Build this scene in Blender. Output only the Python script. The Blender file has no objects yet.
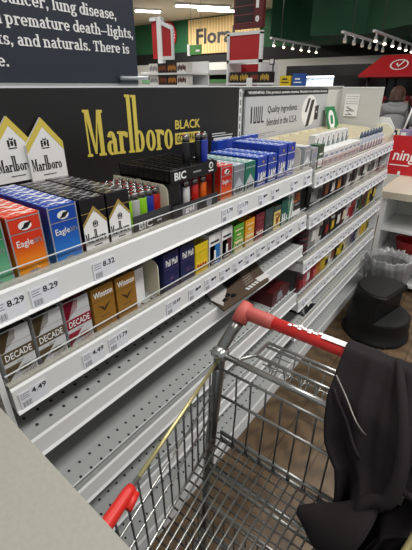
import bpy, bmesh, math, random
from mathutils import Vector, Matrix
random.seed(7)
SC = bpy.context.scene
COL = SC.collection
PI = math.pi
# ------------------------------------------------------------------ camera, world, lights, exposure
cd = bpy.data.cameras.new('camera'); cam = bpy.data.objects.new('camera', cd); COL.objects.link(cam)
cd.sensor_fit = 'HORIZONTAL'; cd.sensor_width = 36.0; cd.lens = 370.0 / 412.0 * 36.0
cd.clip_start = 0.02; cd.clip_end = 100
cam.location = (0.55, 0.0, 1.33)
cam.rotation_euler = (math.radians(90 - 27.06), 0, math.radians(37.34))
SC.camera = cam
w = bpy.data.worlds.new('store_air'); SC.world = w; w.use_nodes = True
w.node_tree.nodes['Background'].inputs[0].default_value = (0.93, 0.97, 1.0, 1)
w.node_tree.nodes['Background'].inputs[1].default_value = 0.42
def area(name, loc, sx, sy, power, col=(1, 0.975, 0.945), rot=(0, 0, 0)):
    l = bpy.data.lights.new(name, 'AREA'); l.shape = 'RECTANGLE'; l.size = sx; l.size_y = sy
    l.energy = power; l.color = col
    o = bpy.data.objects.new(name, l); COL.objects.link(o); o.location = loc; o.rotation_euler = rot
    return o
area('ceiling_lamp', (1.5, 1.6, 3.3), 0.5, 4.5, 105)
area('ceiling_lamp', (-0.6, 2.0, 3.3), 0.5, 4.5, 55)
area('ceiling_lamp', (-4.5, 4.5, 3.3), 1.2, 5.0, 150)
area('ceiling_lamp', (-9.0, 8.5, 3.3), 1.2, 5.0, 300)
area('ceiling_lamp', (-2.0, 9.0, 4.0), 3.0, 3.0, 60)
SC.view_settings.view_transform = 'Standard'; SC.view_settings.look = 'None'
SC.view_settings.exposure = 0.0; SC.view_settings.gamma = 1.0; SC.view_settings.use_curve_mapping = False

# ------------------------------------------------------------------ materials
def lin(h):
    h = h.lstrip('#'); c = [int(h[i:i+2], 16) / 255 for i in (0, 2, 4)]
    return tuple((x / 12.92 if x <= .04045 else ((x + .055) / 1.055) ** 2.4) for x in c) + (1,)
MATS = {}
def mat(name, hexc, rough=.5, metal=0, noise=.05, scale=30, bump=0, spec=.5, emit=0):
    if name in MATS: return MATS[name]
    m = bpy.data.materials.new(name); m.use_nodes = True; nt = m.node_tree; b = nt.nodes['Principled BSDF']
    c = lin(hexc)
    tc = nt.nodes.new('ShaderNodeTexCoord'); n = nt.nodes.new('ShaderNodeTexNoise'); n.inputs['Scale'].default_value = scale
    n.inputs['Detail'].default_value = 3
    nt.links.new(tc.outputs['Object'], n.inputs['Vector'])
    mx = nt.nodes.new('ShaderNodeMix'); mx.data_type = 'RGBA'
    mx.inputs[6].default_value = tuple(x * (1 - noise) for x in c[:3]) + (1,)
    mx.inputs[7].default_value = tuple(min(1, x * (1 + noise)) for x in c[:3]) + (1,)
    nt.links.new(n.outputs['Fac'], mx.inputs[0]); nt.links.new(mx.outputs[2], b.inputs['Base Color'])
    b.inputs['Roughness'].default_value = rough; b.inputs['Metallic'].default_value = metal
    b.inputs['Specular IOR Level'].default_value = spec
    if bump:
        bp = nt.nodes.new('ShaderNodeBump'); bp.inputs['Strength'].default_value = bump; bp.inputs['Distance'].default_value = .002
        nt.links.new(n.outputs['Fac'], bp.inputs['Height']); nt.links.new(bp.outputs['Normal'], b.inputs['Normal'])
    if emit:
        b.inputs['Emission Color'].default_value = c; b.inputs['Emission Strength'].default_value = emit
    MATS[name] = m; return m
def clear(name, alpha=.1, tint='#ffffff', rough=.08):
    if name in MATS: return MATS[name]
    m = bpy.data.materials.new(name); m.use_nodes = True; nt = m.node_tree
    nt.nodes.remove(nt.nodes['Principled BSDF']); out = nt.nodes['Material Output']
    t = nt.nodes.new('ShaderNodeBsdfTransparent'); t.inputs[0].default_value = lin(tint)
    g = nt.nodes.new('ShaderNodeBsdfGlossy'); g.inputs['Roughness'].default_value = rough
    fr = nt.nodes.new('ShaderNodeFresnel'); fr.inputs[0].default_value = 1.45
    ad = nt.nodes.new('ShaderNodeMath'); ad.operation = 'MULTIPLY_ADD'; ad.inputs[1].default_value = .1; ad.inputs[2].default_value = alpha; ad.use_clamp = True
    nt.links.new(fr.outputs[0], ad.inputs[0])
    x = nt.nodes.new('ShaderNodeMixShader')
    nt.links.new(ad.outputs[0], x.inputs[0]); nt.links.new(t.outputs[0], x.inputs[1]); nt.links.new(g.outputs[0], x.inputs[2])
    nt.links.new(x.outputs[0], out.inputs[0]); MATS[name] = m; return m
def grad(name, hex0, hex1, z0, z1, rough=.25):      # a two-tone print running up a pack
    if name in MATS: return MATS[name]
    m = mat(name, hex0, rough); nt = m.node_tree; b = nt.nodes['Principled BSDF']
    tc = nt.nodes.new('ShaderNodeTexCoord'); sp = nt.nodes.new('ShaderNodeSeparateXYZ'); mr = nt.nodes.new('ShaderNodeMapRange')
    mr.inputs[1].default_value = z0; mr.inputs[2].default_value = z1
    mx = nt.nodes.new('ShaderNodeMix'); mx.data_type = 'RGBA'; mx.inputs[6].default_value = lin(hex0); mx.inputs[7].default_value = lin(hex1)
    nt.links.new(tc.outputs['Object'], sp.inputs[0]); nt.links.new(sp.outputs[2], mr.inputs[0]); nt.links.new(mr.outputs[0], mx.inputs[0])
    nt.links.new(mx.outputs[2], b.inputs['Base Color']); return m

white = mat('white_painted_steel', '#e4e6e6', .35, 0, .02)
greysteel = mat('grey_shelf_steel', '#b6b9b8', .38, 0, .04, 12)
panelw = mat('back_panel_white', '#d3d3cc', .5, 0, .03)
dark = mat('dark_hole', '#2a2a2a', .8)
black = mat('black_plastic', '#131314', .4, 0, .1)
blackgloss = mat('black_board', '#151413', .45, 0, .1)
navy = mat('navy_board', '#212735', .5, 0, .05, 8)
wht = mat('white_print', '#f0f0ee', .45, 0, .01)
gold = mat('gold_print', '#d8c455', .4, 0, .04)
goldd = mat('dull_gold_print', '#a98f4a', .4, 0, .06)
blackp = mat('black_print', '#151515', .45)
greyp = mat('grey_print', '#8d8f92', .5)
chrome = mat('zinc_wire', '#b9bbb8', .28, .9, .08, 60)
brass = mat('brassy_rod', '#c9c08a', .3, .7, .08)
darkwire = mat('dull_wire', '#6a6b6c', .35, .85, .1)
redpl = mat('red_plastic', '#cf2a22', .4, 0, .05)
redhandle = mat('red_handle_plastic', '#d8332f', .42, 0, .08, 90)
pinkcap = mat('faded_red_plastic', '#bf5a52', .5, 0, .08)
cream = mat('cream_plastic', '#e2dbc4', .5, 0, .03)
clearp = clear('clear_acrylic', .05)
tagm = mat('price_tag_paper', '#e6e8f0', .6, 0, .02)

# ------------------------------------------------------------------ mesh builder
class MB:
    def __init__(s): s.v = []; s.f = []; s.m = []; s.mats = []; s.sm = []
    def mi(s, m):
        if m not in s.mats: s.mats.append(m)
        return s.mats.index(m)
    def add(s, vs, fs, m, smooth=False):
        b = len(s.v); k = s.mi(m); s.v += [tuple(v) for v in vs]
        for f in fs: s.f.append(tuple(b + i for i in f)); s.m.append(k); s.sm.append(smooth)
        return s
    def box(s, x0, x1, y0, y1, z0, z1, m, bev=0):
        if bev:
            bm = bmesh.new(); bmesh.ops.create_cube(bm, size=1)
            for v in bm.verts: v.co = Vector(((x0+x1)/2 + v.co.x*(x1-x0), (y0+y1)/2 + v.co.y*(y1-y0), (z0+z1)/2 + v.co.z*(z1-z0)))
            bmesh.ops.bevel(bm, geom=bm.edges[:], offset=bev, segments=2, affect='EDGES', profile=.6)
            bm.verts.index_update(); s.add([v.co[:] for v in bm.verts], [[v.index for v in f.verts] for f in bm.faces], m); bm.free(); return s
        vs = [(x, y, z) for z in (z0, z1) for y in (y0, y1) for x in (x0, x1)]
        return s.add(vs, [(0,2,3,1), (4,5,7,6), (0,1,5,4), (2,6,7,3), (0,4,6,2), (1,3,7,5)], m)
    def prism(s, o, r, u, pts, d, m):               # outline pts in plane (r,u) at o, thickness d towards r x u
        o = Vector(o); r = Vector(r); u = Vector(u); n = r.cross(u).normalized(); k = len(pts)
        a = [o + r*p[0] + u*p[1] for p in pts]; b = [q + n*d for q in a]
        return s.add([q[:] for q in a + b], [tuple(range(k))[::-1], tuple(range(k, 2*k))] + [(i, (i+1) % k, k + (i+1) % k, k + i) for i in range(k)], m)
    def rect(s, o, r, u, x0, x1, y0, y1, m, d=.0006): return s.prism(o, r, u, [(x0,y0),(x1,y0),(x1,y1),(x0,y1)], d, m)
    def disc(s, o, r, u, cx, cy, rx, ry, m, d=.0006, n=20): return s.prism(o, r, u, [(cx+rx*math.cos(2*PI*i/n), cy+ry*math.sin(2*PI*i/n)) for i in range(n)], d, m)
    def tube(s, pts, rad, m, n=8, closed=False):
        P = [Vector(p) for p in pts]; R = rad if isinstance(rad, (list, tuple)) else [rad]*len(P); rings = []
        t0 = (P[1]-P[0]).normalized(); a = Vector((0,0,1)) if abs(t0.z) < .9 else Vector((1,0,0)); nn = t0.cross(a).normalized()
        for i, p in enumerate(P):
            if closed: t = (P[(i+1) % len(P)] - P[i-1]).normalized()
            else: t = (P[min(i+1, len(P)-1)] - P[max(i-1, 0)]).normalized()
            nn = (nn - t*nn.dot(t)).normalized(); bb = t.cross(nn)
            rings.append([(p + (nn*math.cos(2*PI*k/n) + bb*math.sin(2*PI*k/n))*R[i])[:] for k in range(n)])
        vs = [v for r_ in rings for v in r_]; fs = []; L = len(rings)
        for i in range(L if closed else L-1):
            j = (i+1) % L
            for k in range(n): fs.append((i*n+k, i*n+(k+1) % n, j*n+(k+1) % n, j*n+k))
        if not closed: fs += [tuple(range(n))[::-1], tuple((L-1)*n+k for k in range(n))]
        return s.add(vs, fs, m, True)
    def lathe(s, prof, m, c=(0,0,0), n=24, sx=1, sy=1):
        vs = []; fs = []
        for (r, z) in prof:
            for k in range(n): vs.append((c[0]+r*sx*math.cos(2*PI*k/n), c[1]+r*sy*math.sin(2*PI*k/n), c[2]+z))
        for i in range(len(prof)-1):
            for k in range(n): fs.append((i*n+k, i*n+(k+1) % n, (i+1)*n+(k+1) % n, (i+1)*n+k))
        fs += [tuple(range(n))[::-1], tuple((len(prof)-1)*n+k for k in range(n))]
        return s.add(vs, fs, m, True)
    def ball(s, c, rx, ry, rz, m, n=14, k=9):
        vs = []; fs = []
        for i in range(k+1):
            a = PI*i/k
            for j in range(n): vs.append((c[0]+rx*math.sin(a)*math.cos(2*PI*j/n), c[1]+ry*math.sin(a)*math.sin(2*PI*j/n), c[2]-rz*math.cos(a)))
        for i in range(k):
            for j in range(n): fs.append((i*n+j, i*n+(j+1) % n, (i+1)*n+(j+1) % n, (i+1)*n+j))
        return s.add(vs, fs, m, True)
    def grid(s, f, nu, nv, m, smooth=True):
        vs = [f(i/nu, j/nv) for i in range(nu+1) for j in range(nv+1)]
        return s.add(vs, [(i*(nv+1)+j, (i+1)*(nv+1)+j, (i+1)*(nv+1)+j+1, i*(nv+1)+j+1) for i in range(nu) for j in range(nv)], m, smooth)
    def text(s, st, o, r, u, x0, x1, y0, y1, m, d=.0005, bold=.015):    # lettering filling the given box
        vs, fs = text_mesh(st, bold); o = Vector(o); r = Vector(r); u = Vector(u); n = r.cross(u).normalized()
        return s.add([(o + r*(x0+(x1-x0)*a) + u*(y0+(y1-y0)*b) + n*d)[:] for a, b in vs], fs, m)
    def build(s, name, parent=None, loc=None, rz=0):
        me = bpy.data.meshes.new(name); me.from_pydata(s.v, [], s.f)
        for m in s.mats: me.materials.append(m)
        me.polygons.foreach_set('material_index', s.m); me.polygons.foreach_set('use_smooth', s.sm)
        me.update(); o = bpy.data.objects.new(name, me); COL.objects.link(o)
        if parent: o.parent = parent
        if loc: o.location = loc
        if rz: o.rotation_euler = (0, 0, rz)
        return o
TXT = {}
def text_mesh(st, bold):
    if (st, bold) in TXT: return TXT[(st, bold)]
    c = bpy.data.curves.new('t', 'FONT'); c.body = st; c.resolution_u = 2; c.offset = bold
    o = bpy.data.objects.new('t', c); COL.objects.link(o)
    dg = bpy.context.evaluated_depsgraph_get(); me = o.evaluated_get(dg).to_mesh()
    vs = [(v.co.x, v.co.y) for v in me.vertices]; fs = [tuple(p.vertices) for p in me.polygons]
    x0 = min(a for a, b in vs); x1 = max(a for a, b in vs); y0 = min(b for a, b in vs); y1 = max(b for a, b in vs)
    o.evaluated_get(dg).to_mesh_clear(); bpy.data.objects.remove(o); bpy.data.curves.remove(c)
    TXT[(st, bold)] = ([((a-x0)/(x1-x0), (b-y0)/(y1-y0)) for a, b in vs], fs); return TXT[(st, bold)]
def tag(o, label=None, cat=None, group=None, kind=None):
    if label: o['label'] = label
    if cat: o['category'] = cat
    if group: o['group'] = group
    if kind: o['kind'] = kind
    return o
def thing(name, label, cat, loc=(0,0,0), group=None, rz=0):
    o = bpy.data.objects.new(name, None); COL.objects.link(o); o.location = loc; o.rotation_euler = (0,0,rz); o.empty_display_size = .02
    return tag(o, label, cat, group)
def dup(root, loc, label=None, group=None, rz=None, parts=True):
    r = root.copy(); COL.objects.link(r); r.location = loc
    if rz is not None: r.rotation_euler = (0,0,rz)
    if label: r['label'] = label
    if group: r['group'] = group
    if parts:
        for ch in list(root.children):
            c = ch.copy(); COL.objects.link(c); c.parent = r
            for g in ch.children:
                d = g.copy(); COL.objects.link(d); d.parent = c
    return r
def struct(mb, name): return tag(mb.build(name), kind='structure')
ORD = ['first','second','third','fourth','fifth','sixth','seventh','eighth','ninth','tenth','eleventh','twelfth','thirteenth','fourteenth','fifteenth','sixteenth','seventeenth','eighteenth']
FY = ((0,1,0), (0,0,1))            # lettering frame for faces that look to +X
FX = ((1,0,0), (0,0,1))            # lettering frame for faces that look to -Y

# slab-serif stencil letters: x-height 1
def glyph(ch, t=.25, h=.14, asc=1.5, cap=1.4):
    P = []; R = lambda a, b, c, d: P.append([(a,c),(b,c),(b,d),(a,d)])
    def A(cx, cy, rx, ry, a0, a1, n=10):
        for i in range(n):
            q = [math.radians(a0+(a1-a0)*k/n) for k in (i, i+1)]
            P.append([(cx+rx*math.cos(q[0]), cy+ry*math.sin(q[0])), (cx+rx*math.cos(q[1]), cy+ry*math.sin(q[1])),
                      (cx+(rx-t)*math.cos(q[1]), cy+(ry-h)*math.sin(q[1])), (cx+(rx-t)*math.cos(q[0]), cy+(ry-h)*math.sin(q[0]))])
    def S(x, y0, y1, top='l', bot=True):
        R(x, x+t, y0, y1)
        if top == 'l': R(x-.12, x, y1-h, y1)
        if bot: R(x-.11, x, y0, y0+h); R(x+t, x+t+.11, y0, y0+h)
    def arch(x0, w):
        A(x0+w/2+t/2, .6, w/2+t/2, .4, 0, 120); R(x0+w, x0+w+t, .1, .62)
    a = 1.0
    if ch == 'n': S(.12,0,1); arch(.12,.52); S(.64,0,.6,'',True); a = 1.06
    elif ch == 'm': S(.12,0,1); arch(.12,.46); S(.58,0,.6,''); arch(.58,.46); S(1.04,0,.6,''); a = 1.46
    elif ch == 'h': S(.12,0,asc); arch(.12,.52); S(.64,0,.6,''); a = 1.06
    elif ch == 'u': S(.12,.35,1,'l',False); A(.12+.385,.4,.385,.4,180,300); S(.64,0,1,'l',False); R(.64,1.0,0,h); a = 1.04
    elif ch == 'r': S(.12,0,1); A(.55,.66,.3,.34,30,150); R(.62,.82,.72,.95); a = .82
    elif ch == 'i': S(.12,0,1); R(.12,.12+t,1.2,1.44); a = .54
    elif ch == 'l': S(.12,0,asc); a = .54
    elif ch == 't': R(.14,.14+t,.12,1.32); R(0,.62,1-h,1); A(.46,.3,.32,.3,180,310); a = .68
    elif ch in 'oceg':
        if ch == 'o': A(.46,.5,.44,.51,0,360,18)
        if ch == 'c': A(.46,.5,.44,.51,50,320,16); R(.6,.8,.66,.86)
        if ch == 'e': A(.46,.5,.44,.51,0,320,16); R(.2,.86,.44,.44+h)
        if ch == 'g': A(.4,.64,.36,.37,0,360,14); A(.44,-.14,.44,.3,0,360,14); R(.1,.35,.12,.28); R(.66,.92,.88,1.02)
        a = .94
    elif ch in 'dbpq':
        A(.46,.5,.42,.51,0,360,18)
        if ch == 'd': R(.66,.66+t,0,asc); R(.54,.66,asc-h,asc); R(.9,1.0,0,h)
        if ch == 'b': R(.06,.06+t,0,asc); R(-.06,.06,asc-h,asc)
        if ch == 'p': S(.06,-.42,1)
        a = 1.02
    elif ch == 'a': R(.5,.5+t,0,.7); A(.42,.66,.33,.36,0,160); A(.36,.3,.33,.32,60,300); R(.34,.6,.5,.5+h); R(.75,.88,0,h); a = .9
    elif ch == 's':
        A(.38,.72,.32,.3,40,270); A(.4,.28,.34,.3,-130,90); R(.55,.68,.68,.95); R(.06,.2,.05,.32); a = .78
    elif ch == 'T': R(.44,.44+t,0,cap); R(.05,1.1,cap-h,cap); R(.05,.05+h,cap-.42,cap); R(1.1-h,1.1,cap-.42,cap); R(.3,.82,0,h); a = 1.18
    elif ch == 'M':
        R(.1,.1+h,0,cap); R(.95,.95+t,0,cap); R(0,.35,0,h); R(.82,1.35,0,h); R(0,.3,cap-h,cap); R(.95,1.35,cap-h,cap)
        P.append([(.12,cap),(.12+t,cap),(.68,.1),(.55,.1)]); P.append([(.95,cap),(.95+.08,cap),(.68,.1),(.56,.1)]); a = 1.42
    elif ch == ',': R(.08,.34,0,.26); P.append([(.2,.02),(.34,.02),(.22,-.26),(.1,-.2)]); a = .5
    elif ch == '.': R(.08,.34,0,.26); a = .5
    elif ch == '-': R(.0,1.1,.42,.54); a = 1.12
    elif ch == ' ': a = .42
    return P, a
def slab(mb, st, o, r, u, sx, sy, m, right=False, d=.0008, **k):
    g = [glyph(c, **k) for c in st]; wid = sum(a for p, a in g); x = -wid if right else 0
    for p, a in g:
        for i, q in enumerate(p): mb.prism(o, r, u, [((x+px)*sx, py*sy) for px, py in q], d+i*.00003, m)
        x += a
    return wid*sx

# ------------------------------------------------------------------ structure
def planks():
    m = bpy.data.materials.new('wood_plank_floor'); m.use_nodes = True; nt = m.node_tree; b = nt.nodes['Principled BSDF']
    tc = nt.nodes.new('ShaderNodeTexCoord'); mp = nt.nodes.new('ShaderNodeMapping'); mp.inputs['Rotation'].default_value = (0,0,PI/2)
    br = nt.nodes.new('ShaderNodeTexBrick'); br.inputs['Scale'].default_value = 1; br.inputs['Brick Width'].default_value = 1.2
    br.inputs['Row Height'].default_value = .15; br.inputs['Mortar Size'].default_value = .002; br.inputs['Color1'].default_value = lin('#6f5a42')
    br.inputs['Color2'].default_value = lin('#62503a'); br.inputs['Mortar'].default_value = lin('#3a2a1c')
    wv = nt.nodes.new('ShaderNodeTexWave'); wv.wave_type = 'RINGS'; wv.inputs['Scale'].default_value = 9; wv.inputs['Distortion'].default_value = 7
    wv.inputs['Detail'].default_value = 3
    mp2 = nt.nodes.new('ShaderNodeMapping'); mp2.inputs['Scale'].default_value = (1.6,.35,1)
    mx = nt.nodes.new('ShaderNodeMix'); mx.data_type = 'RGBA'; mx.blend_type = 'MULTIPLY'; mx.inputs[0].default_value = .42
    L = nt.links.new; L(tc.outputs['Object'], mp.inputs[0]); L(mp.outputs[0], br.inputs[0]); L(tc.outputs['Object'], mp2.inputs[0]); L(mp2.outputs[0], wv.inputs[0])
    L(br.outputs['Color'], mx.inputs[6]); L(wv.outputs['Color'], mx.inputs[7]); L(mx.outputs[2], b.inputs['Base Color'])
    b.inputs['Roughness'].default_value = .45; return m
fl = MB(); fl.box(-14,4,-2,12.2,-.05,0,planks()); struct(fl, 'floor')
green = mat('green_wall_paint', '#1f5a35', .7, 0, .05, 3); greend = mat('dark_green_soffit_paint', '#1d5136', .75, 0, .05, 3)
blackw = mat('black_band_paint', '#0d0e0d', .7); whw = mat('pale_wall_paint', '#d9d8d0', .7, 0, .02, 3)
ceilm = mat('ceiling_paint', '#c9bda6', .8, 0, .02, 3)
bw = MB(); bw.box(-14,4,12,12.2,0,2.07,whw); bw.box(-14,4,11.99,12.2,2.07,2.42,blackw); bw.box(-14,4,11.98,12.2,2.42,4.4,green); struct(bw, 'wall_back')
lw = MB(); lw.box(-14.2,-14,-2,12.2,0,4.4,whw); struct(lw, 'wall_left')
ce = MB()
ce.prism((0,0,3.4), (1,0,0), (0,1,0), [(-14,-2),(4,-2),(4,3),(-5.03,11.2),(-5.5,12.2),(-14,12.2)], .05, ceilm)
ce.prism((0,0,4.35), (1,0,0), (0,1,0), [(-6,12.2),(-5,3),(4,3),(4,12.2)], .05, ceilm)
ce.prism((-5.03,11.2,3.4), (9.03/12.2,-8.2/12.2,0), (0,0,1), [(0,0),(12.2,0),(12.2,1),(0,1)], .05, ceilm)
struct(ce, 'ceiling')
s1 = MB(); s1.prism((0,0,2.35), (1,0,0), (0,1,0), [(-4.77,9.6),(-3.99,10.47),(-2.0,10.6),(-2.0,11.9),(-4.6,11.9)], 1.0, greend); struct(s1, 'trim_1')
s2 = MB(); s2.prism((0,0,2.3), (1,0,0), (0,1,0), [(-3.44,8.96),(-2.38,9.33),(-1.30,8.39),(.5,7.6),(.5,10.4),(-3.2,10.4)], 2.0, greend); struct(s2, 'trim_2')

# ------------------------------------------------------------------ gondola frames
def gondola(y0, y1, label, endl=False, endr=False):
    t = thing('shelving_frame', label, 'shelving')
    m = MB(); m.box(-.40,-.36,y0,y1,.0,1.326,panelw); m.box(-.405,-.345,y0,y1,1.326,1.33,white); m.build('back_panel', t)
    m = MB()
    for y in ((y0+.004) , (y1-.024)):
        m = MB(); m.box(-.36,-.346,y,y+.02,0,1.318,white)
        for k in range(40): m.rect((-.346,y,.12+k*.03), *FY, .007,.013,0,.02,dark,.0004)
        m.build('slotted_upright', t)
    m = MB(); m.box(-.36,.012,y0+.002,y1-.002,.085,.11,greysteel); m.box(.012,.02,y0+.002,y1-.002,.06,.112,white)
    holes(m, y0, y1, .11, -.03); m.box(-.34,-.0,y0+.002,y1-.002,.0,.085,white); m.build('base_deck', t)
    if endl: m = MB(); m.box(-.36,-.005,y0-.012,y0-.002,0,1.02,white); m.build('end_panel', t)
    if endr:
        m = MB(); m.prism((0,y1+.014,0), *FX, [(-.36,0),(.02,0),(.0,1.1),(-.04,1.16),(-.36,1.16)], .012, white); m.build('end_panel', t)
    return t
def holes(m, y0, y1, z, x, rows=2, gap=.035):
    n = int((y1-y0-.04)/.03)
    for r in range(rows):
        for k in range(n):
            y = y0+.03+k*.03+(.0 if r % 2 else .008)
            m.disc((x-r*gap, y, z), (1,0,0), (0,1,0), 0, 0, .0042, .0034, dark, .0004, 8)
gondola(.17, 1.388, 'white steel shelving frame behind the cigarette shelves nearest the counter', endl=True)
gondola(1.392, 2.61, 'white steel shelving frame at the far end by the black step stool', endr=True)

barm = [blackp, greyp]
def price_tag(parent, x, y, zc, h, digits=None, wide=.052):
    m = MB(); o = (x, y, zc); m.rect(o, *FY, 0, wide, -h/2, h/2, tagm, .0008)
    o = (x+.0008, y, zc)
    p = m.build('price_tag', parent); m = MB()
    if digits: m.text(digits, o, *FY, wide*.44, wide*.98, h*.12, h*.44, blackp, .0003, .02)
    else: m.rect(o, *FY, wide*.55, wide*.78, h*.12, h*.32, blackp, .0003); m.rect(o, *FY, wide*.82, wide*.97, h*.16, h*.34, blackp, .0003)
    for k in range(3): m.rect(o, *FY, wide*.05, wide*(.36-.05*(k % 2)), h*(.36-.13*k), h*(.40-.13*k), greyp, .0003)
    for k in range(9): m.rect(o, *FY, wide*(.08+.035*k), wide*(.08+.035*k+(.012 if k % 3 else .024)), -h*.42, -h*.1, greyp, .0003)
    m.build('print', p)
def shelf(label, y0, y1, z, zb, tags=None, fence=0, rail=0, x1=0.0, perf=True, group=None, nper=2):
    t = thing('gondola_shelf', label, 'shelf')
    m = MB(); m.box(-.334,x1-.004,y0+.003,y1-.003,z-.012,z,greysteel)
    if perf: holes(m, y0, y1, z, x1-.028)
    m.build('deck', t)
    m = MB(); yy0 = y0+.002; yy1 = y1-.002
    pr = [(x1-.004, z-.001), (x1-.001, z+.002), (x1+.003, z-.002), (x1+.004, zb+.006), (x1+.009, zb+.001), (x1+.006, zb-.002), (x1-.004, zb)]
    m.prism((0,yy1,0), *FX, pr, yy1-yy0, white); m.build('price_channel', t)
    for k, yy in enumerate((y0+.003, y1-.007)):
        m = MB(); m.prism((0,yy+.004,0), *FX, [(-.33,z-.013),(x1-.005,z-.013),(x1-.005,zb+.004),(-.33,zb-.02)], .004, white); m.build('bracket', t)
    for (yy, dg) in (tags or []): price_tag(t, x1+.0045, yy, (z+zb)/2-.004, (z-zb)*.66, dg)
    if fence:
        m = MB(); m.box(x1-.006,x1-.0045,yy0,yy1,z,z+fence,clearp); m.build('clear_fence', t)
        m = MB(); m.box(x1-.0068,x1-.004,yy0,yy1,z+fence,z+fence+.0012,mat('acrylic_edge','#dfe6e6',.2)); m.build('fence_edge', t)
        m = MB(); m.box(x1-.012,x1-.001,yy0,yy1,z+.0005,z+.008,mat('clear_rail','#b9b8ae',.25,0,.35,140)); m.build('fence_rail', t)
    if rail:
        m = MB(); m.box(x1-.008,x1-.006,yy0,yy1,z,z+rail,clearp); m.box(x1-.0088,x1-.0055,yy0,yy1,z+rail,z+rail+.002,mat('acrylic_edge','#dfe6e6',.2)); m.build('clear_fence', t)
    return t
A0, A1, B0, B1 = .17, 1.388, 1.392, 2.61
ZA = [1.048, .868, .735, .505, .315]; ZB = [1.030, .86, .655, .455, .29]
R_ = lambda a, b, n: [(a+(b-a)*k/(n-1), None) for k in range(n)]
shelf('white top shelf with cigarette packs and lighters near the counter', A0, A1, ZA[0], .994, [(.180,'8.29'),(.241,'8.29'),(.366,'8.32'),(.785,'1.79'),(.865,'1.79')]+[(.98,None),(1.06,None),(1.2,None),(1.31,None)], fence=.027)
shelf('white second shelf with gold and brown cigarette packs near the counter', A0, A1, ZA[1], .815, [(.180,'4.49'),(.311,'4.49'),(.376,'11.79'),(.555,'10.49'),(.64,None),(.71,None),(.78,None),(.85,None),(.92,None),(.99,None),(1.06,None),(1.13,None),(1.2,None),(1.31,None)], fence=.027)
shelf('empty perforated third shelf holding only a torn carton', A0, A1, ZA[2], .69)
shelf('empty perforated fourth shelf behind the cart handle', A0, A1, ZA[3], .455, rail=.02)
shelf('empty low shelf behind the cart basket', A0, A1, ZA[4], .27, rail=.02)
shelf('far top shelf with white boxes and cream trays', B0, B1, ZB[0], .977, R_(B0+.02, B1-.07, 17), fence=.045, x1=.01)
shelf('far second shelf with dark brown and black pouches', B0, B1, ZB[1], .808, R_(B0+.02, B1-.07, 17), fence=.045, x1=.01)
shelf('far third shelf with red and cream pouches', B0, B1, ZB[2], .603, R_(B0+.02, B1-.07, 15), fence=.04, x1=.01)
shelf('far fourth shelf with yellow and orange pouches', B0, B1, ZB[3], .405, R_(B0+.05, B1-.1, 9), fence=.04, x1=.01)
shelf('far low shelf with one dark bag and few goods', B0, B1, ZB[4], .24, None, fence=.02, x1=.01)

# ------------------------------------------------------------------ boards on the back panel
t = thing('warning_board', 'large navy warning board with white serif lines above the shelves', 'sign', (-.38,.2,1.33))
def wz(a): return (a[0]+.38, a[1]-.2, a[2]-1.33)
m = MB(); m.box(.0,.02,-.45,.663,.006,.62,navy); m.box(0,.021,-.45,.66,.0,.006,mat('board_edge','#9a9c9c',.4)); m.build('board', t)
m = MB(); o = lambda y, z: wz((-.3598, y, z))
for st, y, z in (('cause cancer, lung disease,',.801,1.487),('and premature death-lights,',.856,1.449),('lights, and naturals. There is',.835,1.411),('cigarette.',.482,1.368)):
    slab(m, st, o(y, z), (0,1,.004), (0,0,1), .0184, .0165, wht, right=True)
m.build('lettering', t)
m = MB(); m.box(-.0,.03,.585,.70,.006,.014,clearp); m.box(0,.03,.585,.70,.02,.028,clearp); m.tube([(.032,.585,.02),(.032,.69,.02)],.005,mat('clear_rod','#aab0b4',.15,.2),8); m.build('sign_holder_clip', t)

t = thing('tobacco_banner', 'long black banner with gold lettering behind the top shelf', 'banner', (-.345,.2,1.1))
m = MB(); m.box(0,.008,-.45,1.18,-.03,.2255,blackgloss); m.build('board', t)
m = MB(); bo = lambda y, z, x=.0082: (x, y-.2, z-1.1)
slab(m, 'Marlboro', bo(.634,1.158), (0,.998,-.05), (0,0,1), .0468, .062, gold, asc=2.55, cap=1.9, t=.3, h=.11)
rr = ((0,.998,-.02), (0,0,1))
m.text('BLACK', bo(.992,1.2), *rr, 0, .135, 0, .029, gold, .0006, .02)
m.rect(bo(.99,1.152), *rr, 0, .138, 0, .036, gold); m.text('GOLD PACK', bo(.993,1.157,.0089), *rr, .004, .13, 0, .026, blackp, .0003, .02)
m.build('gold_lettering', t)
m = MB(); m.rect(bo(1.21,1.118), *rr, 0, .125, 0, .034, wht)
for k in range(4): m.rect(bo(1.214,1.122,.009), *rr, 0, .11-.02*(k % 2), .006*k+.002, .006*k+.004, blackp, .0003)
for k in range(2): m.rect(bo(1.20,1.158), *rr, 0, .14-.05*k, .008*k, .008*k+.003, wht, .0004)
m.build('white_notice', t, )
def crest(m, o, r, u, cx, cy, s, c):
    for dx in (-.55,.55):
        for q in range(3): m.disc(o, r, u, cx+s*dx, cy+s*(.35-.35*q), s*.22, s*.2, c, .0004, 8)
    m.disc(o, r, u, cx, cy, s*.25, s*.42, c, .0004, 10); m.prism(o, r, u, [(cx-s*.3,cy+s*.5),(cx+s*.3,cy+s*.5),(cx+s*.36,cy+s*.9),(cx,cy+s*.65),(cx-s*.36,cy+s*.9)], .0004, c)
    m.rect(o, r, u, cx-s*.7, cx+s*.7, cy-s*.85, cy-s*.66, c, .0004)
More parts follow.
